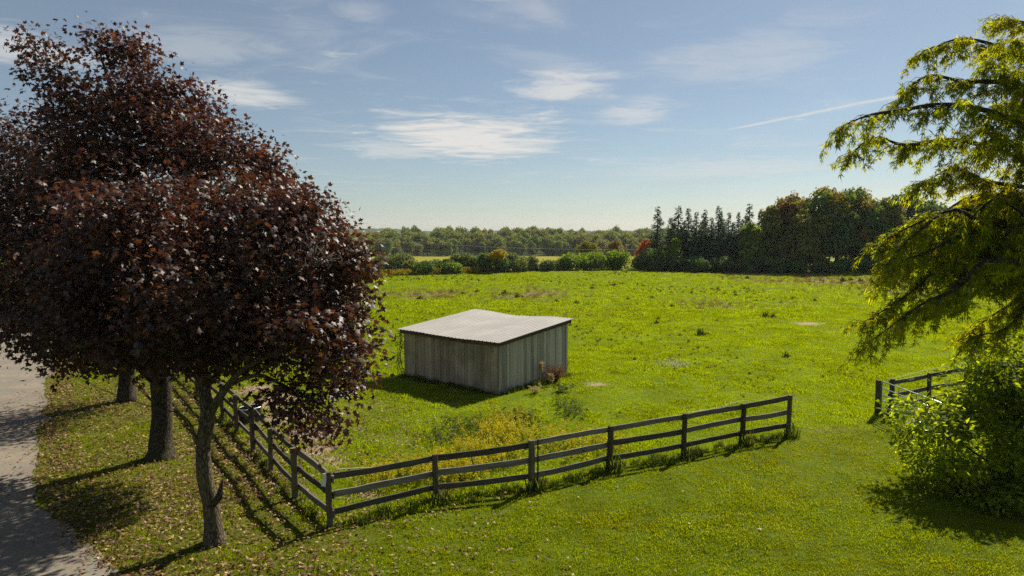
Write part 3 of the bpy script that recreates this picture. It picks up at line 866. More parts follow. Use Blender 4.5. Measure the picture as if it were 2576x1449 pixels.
# loose single sprays at the crown's edge are part of the same tree; second tree
t2b = (-10.94, 20.77, Tz(-10.94, 20.77) - .05); d2 = 20.8
trunk2 = [t2b, A(405, 1128, d2), A(405, 1095, d2), A(408, 1040, d2), A(405, 960, d2), A(400, 880, d2), A(380, 760, d2), A(360, 600, d2), A(330, 420, d2), A(290, 260, d2), A(250, 130, d2)]
tr2 = [.50, .37, .32, .29, .31, .26, .22, .17, .12, .07, .02]
limbs2 = [([A(405, 975, d2), A(360, 935, 20.2), A(300, 880, 19.6), A(200, 820, 19.2), A(110, 790, 19)], .13, .02),
          ([A(402, 930, d2), A(450, 850, 21.4), A(520, 760, 22), A(620, 660, 22.4), A(730, 560, 22.2)], .15, .02),
          ([A(385, 780, d2), A(300, 700, 20.4), A(180, 600, 20.2), A(100, 480, 20.2)], .12, .02),
          ([A(360, 600, d2), A(430, 500, 20.4), A(540, 430, 20.2), A(640, 390, 20.2)], .1, .02),
          ([A(330, 430, d2), A(250, 330, 21.2), A(160, 220, 21.2), A(80, 110, 21.2)], .07, .01)]
blobs2 = [tuple(A(*q[:3])) + q[3:] for q in [(225, 195, 20.8, 1.55, 1.8, 1.35), (330, 320, 20.8, 2.3, 2.4, 1.6), (455, 300, 20.6, 1.2, 1.8, 1.1), (580, 410, 20.6, 1.3, 2.0, 1.0), (735, 530, 20.6, 1.0, 1.6, .7), (660, 480, 20.6, 1.0, 1.6, .9),
                                             (400, 500, 20.0, 3.0, 2.8, 1.9), (170, 470, 20.6, 2.4, 2.5, 2.0), (620, 620, 20.4, 2.3, 2.5, 1.5), (240, 690, 19.8, 3.0, 2.6, 1.9), (440, 780, 20.2, 2.4, 2.4, 1.2), (90, 800, 20.0, 1.7, 2.0, 1.0), (95, 115, 20.8, .45, .5, .35), (760, 640, 20.8, 1.2, 1.8, 1.2),
                                             (250, 880, 20.0, 1.5, 1.8, .5)]]
maple('maple_tree', 'tall purple-leaved maple with thick straight trunk, second in the driveway row', t2b, trunk2, tr2, limbs2, blobs2, 3000, 18, MAPLE_T, .145, 2, 500, GRPM, .30, .33)
t3b = (-15.96, 27.77, Tz(-15.96, 27.77) - .05); d3 = 27.8
trunk3 = [t3b, A(318, 960, d3), A(320, 900, d3), A(315, 800, d3), A(290, 650, d3), A(250, 500, d3), A(180, 330, d3)]
tr3 = [.40, .30, .28, .25, .2, .13, .03]
limbs3 = [([A(318, 900, d3), A(260, 830, 27), A(150, 760, 26.5), A(20, 720, 26)], .14, .03), ([A(315, 820, d3), A(370, 740, 28.5), A(430, 650, 29)], .14, .03), ([A(270, 600, d3), A(180, 500, 27.2), A(80, 400, 27)], .1, .02)]
blobs3 = [tuple(A(*q[:3])) + q[3:] for q in [(50, 430, 28, 3.2, 3.2, 2.9), (-60, 560, 28, 3.5, 3.5, 3.5), (200, 520, 28, 3.8, 3.4, 3.4), (80, 720, 27.5, 4.0, 3.5, 2.2), (330, 740, 28, 3.0, 3.2, 2.2), (-100, 760, 27, 2.6, 3, 1.4), (420, 620, 28.5, 2.6, 3, 2.6)]]
maple('maple_tree', 'purple-leaved maple with slender dark trunk, farthest along the driveway row', t3b, trunk3, tr3, limbs3, blobs3, 2100, 16, MAPLE_S, .19, 3, 150, GRPM, .40, .30)

# ------------------------------------------------------------------ drooping tree on the right
def droop_tree():
    r = np.random.default_rng(21); base = np.array([11.2, 10.6, Tz(11.2, 10.6) - .05])
    o = thing('feathery_tree', 'yellow-green tree with drooping feathery branches hanging over the leafy bush', 'tree', tuple(base))
    trunk = [base, base + (0, 0, 2.2), base + (-.1, .1, 4.5), base + (.0, .3, 7), base + (.1, .2, 9.5), base + (.2, 0, 12)]
    obj('trunk', MB().tube(sub(base, trunk), [.36, .27, .23, .18, .12, .03], 12, 4, .05, .04).mesh('trunk', [BARK2], True), o)
    L = [[(2720, 170), (2600, 70), (2540, 45)], [(2720, 260), (2560, 130), (2430, 100), (2335, 112)], [(2740, 330), (2560, 230), (2420, 195), (2330, 200), (2260, 235)], [(2740, 420), (2560, 310), (2400, 268), (2250, 280), (2180, 292), (2115, 318)],
         [(2740, 500), (2560, 390), (2400, 345), (2280, 352), (2200, 362), (2142, 392)], [(2740, 560), (2600, 490), (2480, 440), (2400, 430), (2330, 452)], [(2740, 620), (2600, 560), (2480, 520), (2400, 515), (2325, 535)],
         [(2740, 660), (2600, 580), (2480, 540), (2380, 545), (2290, 580), (2210, 630)], [(2760, 690), (2600, 610), (2480, 590), (2380, 610), (2300, 640), (2230, 690)], [(2760, 740), (2620, 650), (2480, 650), (2370, 690), (2290, 750), (2180, 822)],
         [(2760, 740), (2640, 660), (2590, 690), (2560, 750), (2510, 800), (2440, 835)], [(2740, 560), (2640, 420), (2560, 360), (2480, 330)], [(2740, 420), (2660, 260), (2580, 190), (2500, 160)], [(2760, 690), (2640, 590), (2550, 600), (2460, 660), (2400, 740)],
         [(2740, 600), (2640, 500), (2560, 480), (2500, 500)], [(2750, 700), (2600, 630), (2500, 640), (2420, 700), (2330, 770), (2270, 790)], [(2750, 640), (2640, 545), (2560, 545), (2470, 580), (2400, 640), (2350, 680)],
         [(2760, 350), (2680, 200), (2620, 150), (2550, 110)], [(2750, 460), (2680, 330), (2600, 270), (2520, 260)], [(2760, 720), (2660, 640), (2600, 620), (2540, 640), (2500, 700)],
         [(2740, 600), (2620, 520), (2520, 480), (2440, 500), (2360, 560), (2290, 600)], [(2750, 680), (2640, 600), (2540, 580), (2440, 590), (2340, 640), (2250, 660)]]
    LV = []; LF_ = []
    twb = MB()
    pos = []; tips = []; nrm = []; sz = []
    for li, pl in enumerate(L):
        low = np.mean([q[1] for q in pl[1:]]) > 530
        for rep in range(2 if low else 1):
            dd = 10.4 + r.uniform(-1.0, .7)
            P = [A(x + rep * r.uniform(0, 50), y + rep * r.uniform(-25, 35) + r.uniform(-16, 16) * (k > 0), dd - .28 * k * (1 if li % 2 else -.4) / 3) for k, (x, y) in enumerate(pl)]
            z0 = P[0][2]
            root = np.array([base[0] + .05, base[1] + .1, min(z0 - .3, 11.5)])
            P = [root] + P
            q = dense(P, 60)
            br = MB().tube(sub(base, P), np.linspace(.06, .006, len(P)), 6, 4)
            obj('branch', br.mesh('branch', [BARK2], True), o)
            seg = norm(np.gradient(q, axis=0)); n0 = 16
            nt_ = 112 if low else 135
            for s_ in range(nt_):
                u = r.uniform(n0, 59.99); i = int(u); c = q[i] + (q[min(i + 1, 59)] - q[i]) * (u - i)
                tpos = (u - n0) / (60 - n0)
                side_ = norm(np.cross(seg[i], UP)) * r.choice([-1, 1])
                ln = r.uniform(.22, .72) * (1.15 - .55 * tpos)
                d = norm(seg[i] * r.uniform(.3, 1.0) + side_ * r.uniform(.1, .9) + UP * r.uniform(-.75, .25))
                e = c + d * ln + UP * (-.30 * ln)
                m_ = c + d * ln * .55 + UP * (.02)
                twb.tube(sub(base, [c, m_, e]), [.006, .004, .002], 3, 1)
                k = int(9 + ln * 16)
                for _ in range(k):
                    a = r.random() ** .8; pp = (1 - a) ** 2 * c + 2 * a * (1 - a) * m_ + a * a * e + r.normal(0, .02, 3)
                    pos.append(pp); tips.append(d * r.uniform(.1, .6) - UP * r.uniform(.6, 1.4) + r.normal(0, .32, 3)); nrm.append(np.array([0, -.3, .5]) + r.normal(0, .6, 3) + d * .4); sz.append(r.uniform(.10, .18))
    v, f = place(FEATHER_T, np.array(pos), np.array(nrm), np.array(tips), np.array(sz), r)
    obj('crown', fastmesh('crown', v - base, f, [DROOP]), o, kind='stuff')
    obj('twigs', twb.mesh('twigs', [TWIG], True), o, kind='stuff')


droop_tree()


def right_bush():
    r = np.random.default_rng(33); base = np.array([14.6, 18.6, Tz(14.6, 18.6) - .05])
    o = thing('leafy_bush', 'broad yellow-green leafy bush standing on the lawn next to the steel gate', 'bush', tuple(base))
    bl = [tuple(A(*q[:3])) + q[3:] for q in [(2340, 1055, 18.6, .85, 1.1, .62), (2450, 1010, 18.8, .8, 1.1, .75), (2500, 935, 19.3, .65, 1.0, .65), (2580, 880, 19.6, .8, 1.1, .75), (2370, 1140, 18.2, .85, 1.1, .5), (2420, 1200, 18.0, 1.0, 1.2, .6),
                                             (2530, 1130, 18.4, 1.5, 1.5, 1.3), (2500, 1290, 17.6, 1.2, 1.2, .75), (2590, 1320, 17.4, 1.3, 1.2, .8), (2660, 1050, 19, 1.7, 1.7, 2.1), (2740, 1250, 18.2, 1.7, 1.5, 1.4), (2560, 1000, 18.8, 1.0, 1.3, 1.2), (2760, 930, 19.4, 1.4, 1.4, 1.2)]]
    lines = []
    ex = []
    for q in bl:
        for _ in range(6):
            dv = norm(r.normal(0, 1, 3) * (1, 1, .8)); s_ = r.uniform(.22, .42); c = np.array(q[:3]) + dv * np.array(q[3:]) * r.uniform(.85, 1.15); c[2] = max(c[2], .25)
            ex.append(tuple(c) + (q[3] * s_ + .05, q[4] * s_ + .05, q[5] * s_ * .6 + .05))
    for k, q in enumerate(bl):
        c = np.array(q[:3]); m_ = base * .55 + c * .45 + np.array([0, 0, -.15]); P = [base + r.normal(0, .12, 3) * (1, 1, 0), m_, c]
        lines.append(dense(P)); obj('stem', MB().tube(sub(base, P), [.06, .035, .012], 7, 4, .05).mesh('stem', [BARK2], True), o)
    p, d, k = cluster_points(bl + ex, 2300, r, exp=.36, gap=.42, gscale=1.5, lseed=5)
    v, f = leaves_on(p, d, 15, OVAL_T, .175, r, .19, up=.7, out=.4)
    obj('crown', fastmesh('crown', v - base, f, [BUSHL]), o, kind='stuff')
    tw = twigs(near_on(lines), p[:450], r, .010); tw.v = [tuple(np.array(q) - base) for q in tw.v]
    obj('twigs', tw.mesh('twigs', [TWIG], True), o, kind='stuff')


right_bush()

# ------------------------------------------------------------------ background trees
def mtree(H, R, r, n, size, kind, trunk_r, crown0=.25, mat=F_GREEN, gap=.3, lobes=9, exp=.33):
    """deciduous tree meshes (trunk, crown) about the origin"""
    bl = [(0, 0, H * .62, R * .62, R * .62, H * .33)]
    for k in range(lobes):
        a = 2 * math.pi * (k / lobes) + r.uniform(-.4, .4); z = r.uniform(crown0 + .12, .86) ; rr = R * .62 * math.sqrt(max(.1, 1 - ((z - .55) / .5) ** 2)); s_ = r.uniform(.30, .46) * R
        bl.append((rr * math.cos(a), rr * math.sin(a), H * z, s_, s_, s_ * r.uniform(.7, 1.0)))
    bl.append((r.uniform(-.2, .2) * R, r.uniform(-.2, .2) * R, H * .88, R * .35, R * .35, H * .12))
    p, d, k = cluster_points(bl, n, r, exp=exp, gap=gap, gscale=3.2 / R * 1.4, lseed=r.uniform(0, 50))
    parts = []
    for q, t_ in enumerate(CLUMP):
        s_ = slice(q, None, 4); m_ = len(p[s_])
        parts.append(place(t_, p[s_], norm(d[s_] + UP * .6 + r.normal(0, .5, (m_, 3))), r.normal(0, 1, (m_, 3)), size * r.uniform(.7, 1.4, m_), r))
    v, f = joinm(parts)
    crown = fastmesh('crown', v, f, [mat])
    tb = MB().tube([(0, 0, -.8), (0, 0, H * .2), (R * .05, 0, H * .5), (0, 0, H * .85)], [trunk_r * 1.25, trunk_r, trunk_r * .7, trunk_r * .15], 7, 2)
    for q in bl[1:7]:
        z = max(H * .22, q[2] * .55); tb.tube([(0, 0, z), (q[0] * .5, q[1] * .5, (z + q[2]) / 2 - .1), (q[0], q[1], q[2])], [trunk_r * .45, trunk_r * .3, trunk_r * .08], 5, 2)
    return tb.mesh('trunk', [BARK2], True), crown


def mspruce(H, R, r):
    tb = MB().tube([(0, 0, -.6), (0, 0, H * .6), (0, 0, H)], [.2, .12, .02], 7)
    pos = []; nr = []; tp_ = []; sz = []
    z = .5
    while z < H - .1:
        t_ = z / H; L = R * 1.12 * (1 - t_) ** .95 * (.85 + .15 * math.sin(z * 2.3)) + .05; nb = int(5 + 7 * (1 - t_))
        for k in range(nb):
            if r.random() < .12: continue
            a = r.uniform(0, 2 * math.pi); l = L * r.uniform(.65, 1.12); dr = r.uniform(.15, .45); ca, sa = math.cos(a), math.sin(a)
            for j in range(int(7 + l * 9)):
                u = (j + r.random()) / (7 + l * 9) ; rad = .12 + l * u
                pos.append((ca * rad + r.normal(0, .05), sa * rad + r.normal(0, .05), z - dr * rad + .22 * rad * u + r.normal(0, .05)))
                w = r.choice([-1, 1]) * r.uniform(.1, 1.0)
                tp_.append((ca - sa * w, sa + ca * w, -.35 - r.uniform(0, .5))); nr.append((ca * .3 + r.normal(0, .5), sa * .3 + r.normal(0, .5), 1)); sz.append(r.uniform(.32, .62) * (1 - .45 * t_))
        z += r.uniform(.26, .40) * (1.05 - .4 * t_)
    T_ = (np.array([(0, 0, 0), (.26, .35, -.06), (0, 1, -.1), (-.26, .35, -.06)]), np.array([(0, 1, 2), (0, 2, 3)]))
    v, f = place(T_, np.array(pos), np.array(nr), np.array(tp_), np.array(sz), r)
    return tb.mesh('trunk', [BARK2], True), fastmesh('crown', v, f, [F_SPRUCE])


def put(name, label, cat, tm, cm, loc, rz, sc, group=None, mat=None, stem='trunk', crown='crown'):
    o = thing(name, label, cat, loc, rz, group); o.scale = sc
    obj(stem, tm, o); c = obj(crown, cm, o, kind='stuff')
    if mat is not None:
        c.material_slots[0].link = 'OBJECT'; c.material_slots[0].material = mat
    return o


rb = np.random.default_rng(77)
# spruces: variants, copied
SPR = [mspruce(12, 2.9, rb) for _ in range(4)]
spr_list = [(1655, 517, 126, 1.05), (1707, 515, 125, 1.1), (1733, 521, 127, .95), (1753, 531, 126, .8), (1775, 525, 125, .85), (1809, 515, 126, .95), (1834, 532, 125, .8), (1859, 532, 126, .85), (1886, 510, 127, 1.1), (1916, 522, 125, .85),
            (1688, 545, 123, .9), (1790, 545, 123, .8), (1722, 552, 122.5, .9), (1847, 556, 122.5, .9), (1765, 560, 122.5, .85), (1871, 560, 122.5, .9), (1822, 565, 122, .8), (1745, 580, 122, .8), (1900, 575, 123, .8), (1815, 530, 130, .9), (1770, 535, 130, .9), (1930, 545, 127, .9)]
for k, (px, ty_, d, w) in enumerate(spr_list):
    p = A(px, ty_, d); z0 = Tz(p[0], d) - .2; h = p[2] - z0; tm, cm = SPR[k % 4]
    s_ = h / 12
    put('spruce_tree', 'dark green pointed spruce in the row beyond the meadow', 'spruce', tm, cm, (p[0], d, z0), rb.uniform(0, 6), (w * 1.12, w * 1.12, s_), 'spruces in a row beyond the meadow')
# hardwoods beside them
hard = [(1985, 474, 125, 4.0, F_MAPLE, 'orange-tinged thin-topped tree between the spruces and the big hardwoods', F_TAN, .42), (1945, 512, 122, 2.8, F_MAPLE, 'small tree turning orange-brown beside the last spruces', F_OLIVE, .38), (1892, 556, 119.5, 2.2, F_BRIGHT, 'slim light green tree standing in front of the spruces', None, .3),
        (2075, 461, 121, 5.6, F_MAPLE, 'broad dome-shaped green hardwood, tallest of the row beyond the meadow', None, .3), (2160, 463, 122, 5.4, F_MAPLE, 'broad green hardwood with golden tips next to the tallest dome', None, .3), (2232, 492, 121, 3.6, F_MAPLE, 'green hardwood with yellowing edge beside the dark round tree', F_OLIVE, .32),
        (2285, 470, 131, 4.6, F_DARK, 'dark round-topped tree rising behind the hardwood row', None, .28), (2355, 492, 126, 4.4, F_DARK, 'dark green hardwood half hidden by the feathery branches', None, .3), (2450, 500, 122, 4.8, F_MAPLE, 'green hardwood behind the drooping feathery branches', None, .3), (2545, 495, 123, 4.8, F_DARK, 'dark hardwood at the end of the row past the feathery tree', None, .3),
        (2020, 520, 119, 3.4, F_OLIVE, 'olive tree with low golden skirts in front of the hardwoods', None, .3), (2110, 520, 118.5, 3.8, F_DARK, 'shady green tree filling the space below the tall dome', None, .3), (2195, 530, 118.5, 3.4, F_DARK, 'low shady tree at the foot of the yellowing hardwood', None, .3), (2640, 500, 122, 4.8, F_MAPLE, 'green hardwood ending the row on the far right side', None, .3)]
for (px, ty_, d, R, mat, lab, alt, gp) in hard:
    p = A(px, ty_, d); z0 = Tz(p[0], d) - .1; h = p[2] - z0
    tm, cm = mtree(h * .97, R, rb, int(900 + 520 * R), .62, 0, .22 + .03 * R, .1, alt or mat, gp, 14, .36)
    put('hardwood_tree', lab, 'tree', tm, cm, (p[0], d, z0), 0, (1, 1, 1), 'hardwoods beyond the meadow')
# small red sprig on the hardwood flank and red maple
for (px, ty_, d, R, mat, lab, nm) in [(1624, 599, 140, 2.1, F_RED, 'small maple in bright orange-red leaf at the end of the spruce row', 'red_maple'), (1480, 603, 150, 3.4, F_OLIVE, 'olive-brown spreading tree behind the bright green bushes', 'field_tree'), (1545, 603, 155, 2.2, F_TAN, 'small tan tree behind the bright green bushes', 'field_tree'),
                                      (1700, 596, 120.5, 1.4, F_BRIGHT, 'little yellow-green tree in front of the spruces', 'sapling'), (2266, 497, 121, .55, F_RED, 'small orange-red leafy tip on the flank of the hardwood row', 'red_maple')]:
    p = A(px, ty_, d); z0 = Tz(p[0], d) - .1; h = p[2] - z0
    tm, cm = mtree(h * .97, R, rb, int(500 + 500 * R), .42 if R > 1 else .3, 0, .14, .1, mat, .28, 9, .36)
    put(nm, lab, 'tree', tm, cm, (p[0], d, z0), 0, (1, 1, 1))


def mbush(R, H, r, n, size, mat):
    bl = []
    for k in range(9):
        a = r.uniform(0, 6.28); q = r.uniform(.1, .62) * R; s_ = r.uniform(.35, .55) * R
        bl.append((q * math.cos(a), q * math.sin(a), H * r.uniform(.3, .68), s_, s_, H * r.uniform(.26, .36)))
    p, d, k = cluster_points(bl, n, r, exp=.35, gap=.22, gscale=1.6, lseed=r.uniform(0, 40)); p[:, 2] = np.abs(p[:, 2])
    parts = [place(t_, p[q::4], norm(d[q::4] + UP * .5 + r.normal(0, .5, (len(p[q::4]), 3))), r.normal(0, 1, (len(p[q::4]), 3)), size * r.uniform(.6, 1.4, len(p[q::4])), r) for q, t_ in enumerate(CLUMP)]
    v, f = joinm(parts)
    tb = MB()
    for q in bl[:5]: tb.tube([(0, 0, -.2), (q[0] * .5, q[1] * .5, q[2] * .5), (q[0], q[1], q[2])], [.07, .05, .015], 5, 2)
    return tb.mesh('stem', [BARK2], True), fastmesh('crown', v, f, [mat])


hedge = [(950, 651, 112, 16, F_GREY, 'low grey-green bush beside the yellow weeds of the hedgerow'), (1000, 640, 116, 36, F_GREY, 'wide grey-green bush behind the strip of yellow weeds'), (926, 674, 107, 17, F_DARK, 'small dark bush at the hedgerow end by the purple trees'),
         (1062, 659, 112, 30, F_DARK, 'dark rounded bush just past the utility pole'), (1106, 656, 114, 30, F_DARK, 'dark bush next in the hedgerow past the pole'), (1146, 663, 113, 20, F_BRIGHT, 'small bush with bright edge in the hedgerow'), (1157, 640, 119, 22, F_GREY, 'grey-green bush standing behind the hedgerow front'), (1193, 645, 120, 20, F_GREY, 'smaller grey-green bush behind the hedgerow front'),
         (1240, 637, 116, 30, F_DARK, 'dark bush under a crown of golden vine leaves'), (1297, 642, 118, 32, F_GREY, 'wide grey-green bush beside the golden-topped bush'), (1341, 648, 120, 15, F_GREY, 'narrow grey-green bush in the hedgerow gap'), (1373, 653, 121, 20, F_GREY, 'low grey-green bush next to the bright bushes'), (1405, 658, 122, 15, F_OLIVE, 'low olive bush touching the bright green bushes'),
         (1468, 638, 123, 40, F_BRIGHT, 'broad bright green bush, first of the sunlit pair'), (1556, 632, 124, 36, F_BRIGHT, 'broad bright green bush, nearer the red maple'), (1605, 648, 125, 12, F_OLIVE, 'small olive bush between bright bush and dark thicket'), (1645, 629, 121, 36, F_DARK, 'dark thicket bush under the first spruce'), (972, 652, 114, 18, F_GREY, 'grey-green bush leaning on the wide bush behind the yellow weeds'), (1035, 660, 113, 16, F_OLIVE, 'small olive bush at the foot of the utility pole'), (1217, 655, 117, 16, F_OLIVE, 'low olive bush just before the golden-topped bush'), (1325, 660, 119.5, 18, F_OLIVE, 'low olive bush filling the hedgerow gap'), (1425, 650, 122.5, 18, F_BRIGHT, 'small bright bush starting the sunlit pair'),
         (1700, 645, 120, 34, F_DARK, 'dark thicket bush under the second spruce'), (1760, 648, 119, 34, F_DARK, 'dark thicket bush in the middle of the spruce row'), (1820, 650, 118, 32, F_DARK, 'dark thicket bush below the tall spruces'), (1880, 652, 117.5, 34, F_DARK, 'dark thicket bush below the slim light tree'), (1945, 648, 117, 36, F_DARK, 'dark thicket bush below the orange-brown tree'),
         (2010, 655, 116.5, 34, F_DARK, 'dark thicket bush below the olive tree'), (2075, 655, 116, 34, F_DARK, 'dark thicket bush below the tallest dome'), (2140, 655, 116, 34, F_DARK, 'dark thicket bush below the shady tree'), (2205, 652, 116, 34, F_DARK, 'dark thicket bush below the yellowing hardwood'), (2275, 652, 116, 36, F_DARK, 'dark thicket bush below the dark round tree'), (2350, 652, 116, 38, F_DARK, 'dark thicket bush behind the feathery branch tips'), (2440, 652, 116, 44, F_DARK, 'dark thicket bush behind the feathery tree'), (2540, 652, 116, 46, F_DARK, 'dark thicket bush at the far end of the row')]
for (px, ty_, d, wpx, mat, lab) in hedge:
    p = A(px, ty_, d); z0 = Tz(p[0], d) - .1; h = (p[2] - z0) * 1.14; R = wpx / FOC * d * 1.5
    tm, cm = mbush(R, h, rb, int(260 + 420 * R), .42, mat)
    put('hedge_bush', lab, 'bush', tm, cm, (p[0], d, z0), 0, (1, 1, 1), 'bushes along the far edge of the meadow', stem='stem')
# golden vine over one bush
p = A(1246, 632, 114); tm, cm = mbush(1.9, 1.7, rb, 620, .34, F_GOLD); cz = A(1246, 654, 114)[2]
put('golden_vine', 'golden-leaved vine draped over the dark hedgerow bush', 'vine', tm, cm, (p[0], 113.8, cz - .1), 0, (1.1, 1, 1.15), stem='stem')

# far wood: individuals
FW = [mtree(11.5, r_, rb, 620, 1.15, 0, .3, .05, m_, .26, 11, .38) for r_, m_ in ((5.0, F_GREEN), (4.4, F_GREEN), (5.6, F_GREEN), (4.6, F_OLIVE), (5.2, F_OLIVE), (4.2, F_GREEN))]
for row, (d, sp, hs) in enumerate([(390, 8.5, .80), (402, 9, .95), (420, 9, 1.05), (442, 9.5, 1.1), (470, 10, 1.1), (505, 10.5, 1.12), (545, 11, 1.1), (590, 12, 1.1)]):
    x0, x1 = -.236 * d - 6, .235 * d + 10
    n = int((x1 - x0) / sp)
    for k in range(n):
        x = x0 + (k + rb.uniform(.1, .9)) * sp; y = d + rb.uniform(-6, 6)
        if row > 3 and x < -.19 * d: continue
        tm, cm = FW[rb.integers(6)]; s_ = hs * rb.uniform(.78, 1.2)
        put('wood_tree', 'green broadleaf tree in the distant wood beyond the yellow field', 'tree', tm, cm, (x, y, Tz(x, y) - .3), rb.uniform(0, 6), (s_ * rb.uniform(.85, 1.1), s_ * rb.uniform(.85, 1.1), s_), 'trees of the distant wood')
# the wood goes on to both sides, out of sight behind the near trees
def wood_mass(name, xs, ys, n, seed):
    r = np.random.default_rng(seed); parts = []
    for k in range(n):
        x = r.uniform(*xs); y = r.uniform(*ys); z = Tz(x, y); R = r.uniform(4, 6)
        p, d, _ = cluster_points([(x, y, z + 6, R, R, 5.5)], 60, r, exp=.3)
        parts.append(place(CLUMP[k % 4], p, d + UP * .5, r.normal(0, 1, p.shape), r.uniform(1.6, 3, len(p)), r))
    v, f = joinm(parts); o = obj(name, fastmesh(name, v, f, [F_GREEN]), kind='stuff'); tag(o, 'distant wood continuing past the row of spruces and hardwoods' if xs[0] > 0 else 'distant wood continuing behind the purple maples', 'woodland')
wood_mass('far_woodland', (105, 420), (390, 520), 160, 5)
wood_mass('far_woodland', (-420, -100), (400, 520), 150, 6)

# hills
def hill(name, x0, x1, y, h, seed, col):
    r = np.random.default_rng(seed); n = 260; m_, t, out = newmat(name + '_trees'); geo = t.nodes.new('ShaderNodeNewGeometry')
    c = ramp(t, noise(t, geo.outputs['Position'], .05, 5, .6), [(.3, tuple(q * .6 for q in col)), (.7, col)])
    t.links.new(N(t, 'ShaderNodeBsdfPrincipled', {'Base Color': c, 'Roughness': 1, 'Specular IOR Level': 0}).outputs[0], out.inputs[0])
    xs = np.linspace(x0, x1, n); k = np.linspace(0, 1, n); prof = h * np.clip(np.sin(k * math.pi), 0, 1) ** .45 * (.75 + .35 * vnoise(np.stack([k * 5 + seed, k * 0, k * 0], -1)))
    v = []; rows = 14
    for j in range(rows):
        a = j / (rows - 1); zz = np.sin(a * math.pi) ** .7
        jag = vnoise(np.stack([k * 120, k * 0 + j * 3.3, k * 0 + seed], -1)) * 5 + vnoise(np.stack([k * 260, k * 0 + j * 3.3, k * 0], -1)) * 4
        v.append(np.stack([xs, y + a * 500 + 0 * xs, -8 + (prof + 8) * zz + jag * zz * (prof > 2)], -1))
    v = np.concatenate(v); i = np.arange(rows - 1)[:, None] * n + np.arange(n - 1)[None]
    f = np.stack([i, i + 1, i + n + 1, i + n], -1).reshape(-1, 4)
    o = obj(name, mesh(name, v, f, [m_], True), kind='structure'); o['label'] = 'wooded hill on the horizon'


hill('hill', -900, -280, 2000, 15, 2, (.05, .075, .03))
hill('hill', -420, 700, 2600, 8, 4, (.05, .075, .03))
hill('hill', 300, 1900, 2400, 10, 6, (.05, .075, .03))
hill('hill', -2400, -700, 2300, 12, 8, (.05, .075, .03))

# farm buildings
WALLW = plain_mat('white_siding', (.75, .75, .74), .6, 0, .06, .5); ROOFG = plain_mat('grey_roof', (.45, .46, .47), .6, 0, .1, .3)
def barn(px, py, d, w, h, l, label):
    p = A(px, py, d); z = p[2] - h - 2.2
    o = thing('barn', label, 'barn', (p[0], d, z), .5)
    obj('wall', MB().box((-w / 2, -l / 2, 0), (w / 2, l / 2, h)).mesh('wall', [WALLW]), o)
    b = MB(); b.v = [(-w / 2 - .4, -l / 2 - .4, h), (w / 2 + .4, -l / 2 - .4, h), (w / 2 + .4, l / 2 + .4, h), (-w / 2 - .4, l / 2 + .4, h), (-w / 2 - .4, 0, h + 2.2), (w / 2 + .4, 0, h + 2.2)]
    b.f = [(0, 1, 5, 4), (2, 3, 4, 5), (0, 4, 3), (1, 2, 5), (3, 2, 1, 0)]; obj('roof', b.mesh('roof', [WALLW]), o)
    for k in (-.25, .25): obj('door', MB().box((w * k - 1.2, -l / 2 - .1, 0), (w * k + 1.2, -l / 2, h * .7)).mesh('door', [ROOFG]), o)
barn(868, 594, 560, 15, 4.2, 9, 'white barn with pale roof beyond the purple maple branches')
barn(812, 580, 900, 20, 5, 10, 'long white farm building far off near the horizon')
def silo(px, py, d, R, label):
    p = A(px, py, d); H = p[2] + 6; z0 = -6.0
    o = thing('silo', label, 'silo', (p[0], d, z0)); n = 16
    obj('cylinder', MB().tube([(0, 0, 0), (0, 0, H - R * .8)], [R, R], n).mesh('cylinder', [ROOFG], True), o)
    ks = np.linspace(0, 1, 6); obj('dome', MB().tube([(0, 0, H - R * .8 + R * .8 * math.sin(k * math.pi / 2)) for k in ks], [max(.05, R * 1.02 * math.cos(k * math.pi / 2)) for k in ks], n).mesh('dome', [WALLW], True), o)
silo(966, 577, 650, 2.2, 'tall silo with white dome above the distant wood'); silo(951, 581, 660, 2.0, 'shorter silo with white dome beside the tall one')

# utility pole and wires
p = A(1035, 606, 158); pz = Tz(p[0], 158) - .3
up_ = thing('utility_pole', 'thin wooden utility pole with crossarm standing behind the hedgerow', 'utility pole', (p[0], 158, pz)); ph = p[2] - pz
obj('shaft', MB().tube([(0, 0, 0), (0, 0, ph)], [.17, .12], 8).mesh('shaft', [TWIG], True), up_)
obj('crossarm', MB().box((-.06, -1.1, ph - .65), (.06, 1.1, ph - .5)).mesh('crossarm', [TWIG]), up_)
for yy in (-1, 0, 1): obj('insulator', MB().tube([(0, yy, ph - .5), (0, yy, ph - .32)], [.05, .04], 6).mesh('insulator', [WHITEP], True), up_)
WIREM = plain_mat('wire_grey', (.25, .26, .26), .6)
for k, (dz, yy) in enumerate(((-.32, -1), (-.32, 1), (-1.9, 0))):
    a = np.array([p[0], 158 + yy, p[2] + dz]); l = np.array([-130, 195 + yy, p[2] + dz + 1.2]); rgt = np.array([58, 132 + yy, p[2] + dz + .1])
    pts = [l + (a - l) * t_ - UP * 2.2 * t_ * (1 - t_) * 4 * .35 for t_ in np.linspace(0, 1, 9)] + [a + (rgt - a) * t_ - UP * 1.4 * 4 * t_ * (1 - t_) for t_ in np.linspace(0, 1, 12)[1:]]
    wire_line('power_line', 'thin overhead power line strung from the utility pole behind the hedgerow', pts, .022, WIREM, 'power line', 'power lines on the utility pole')

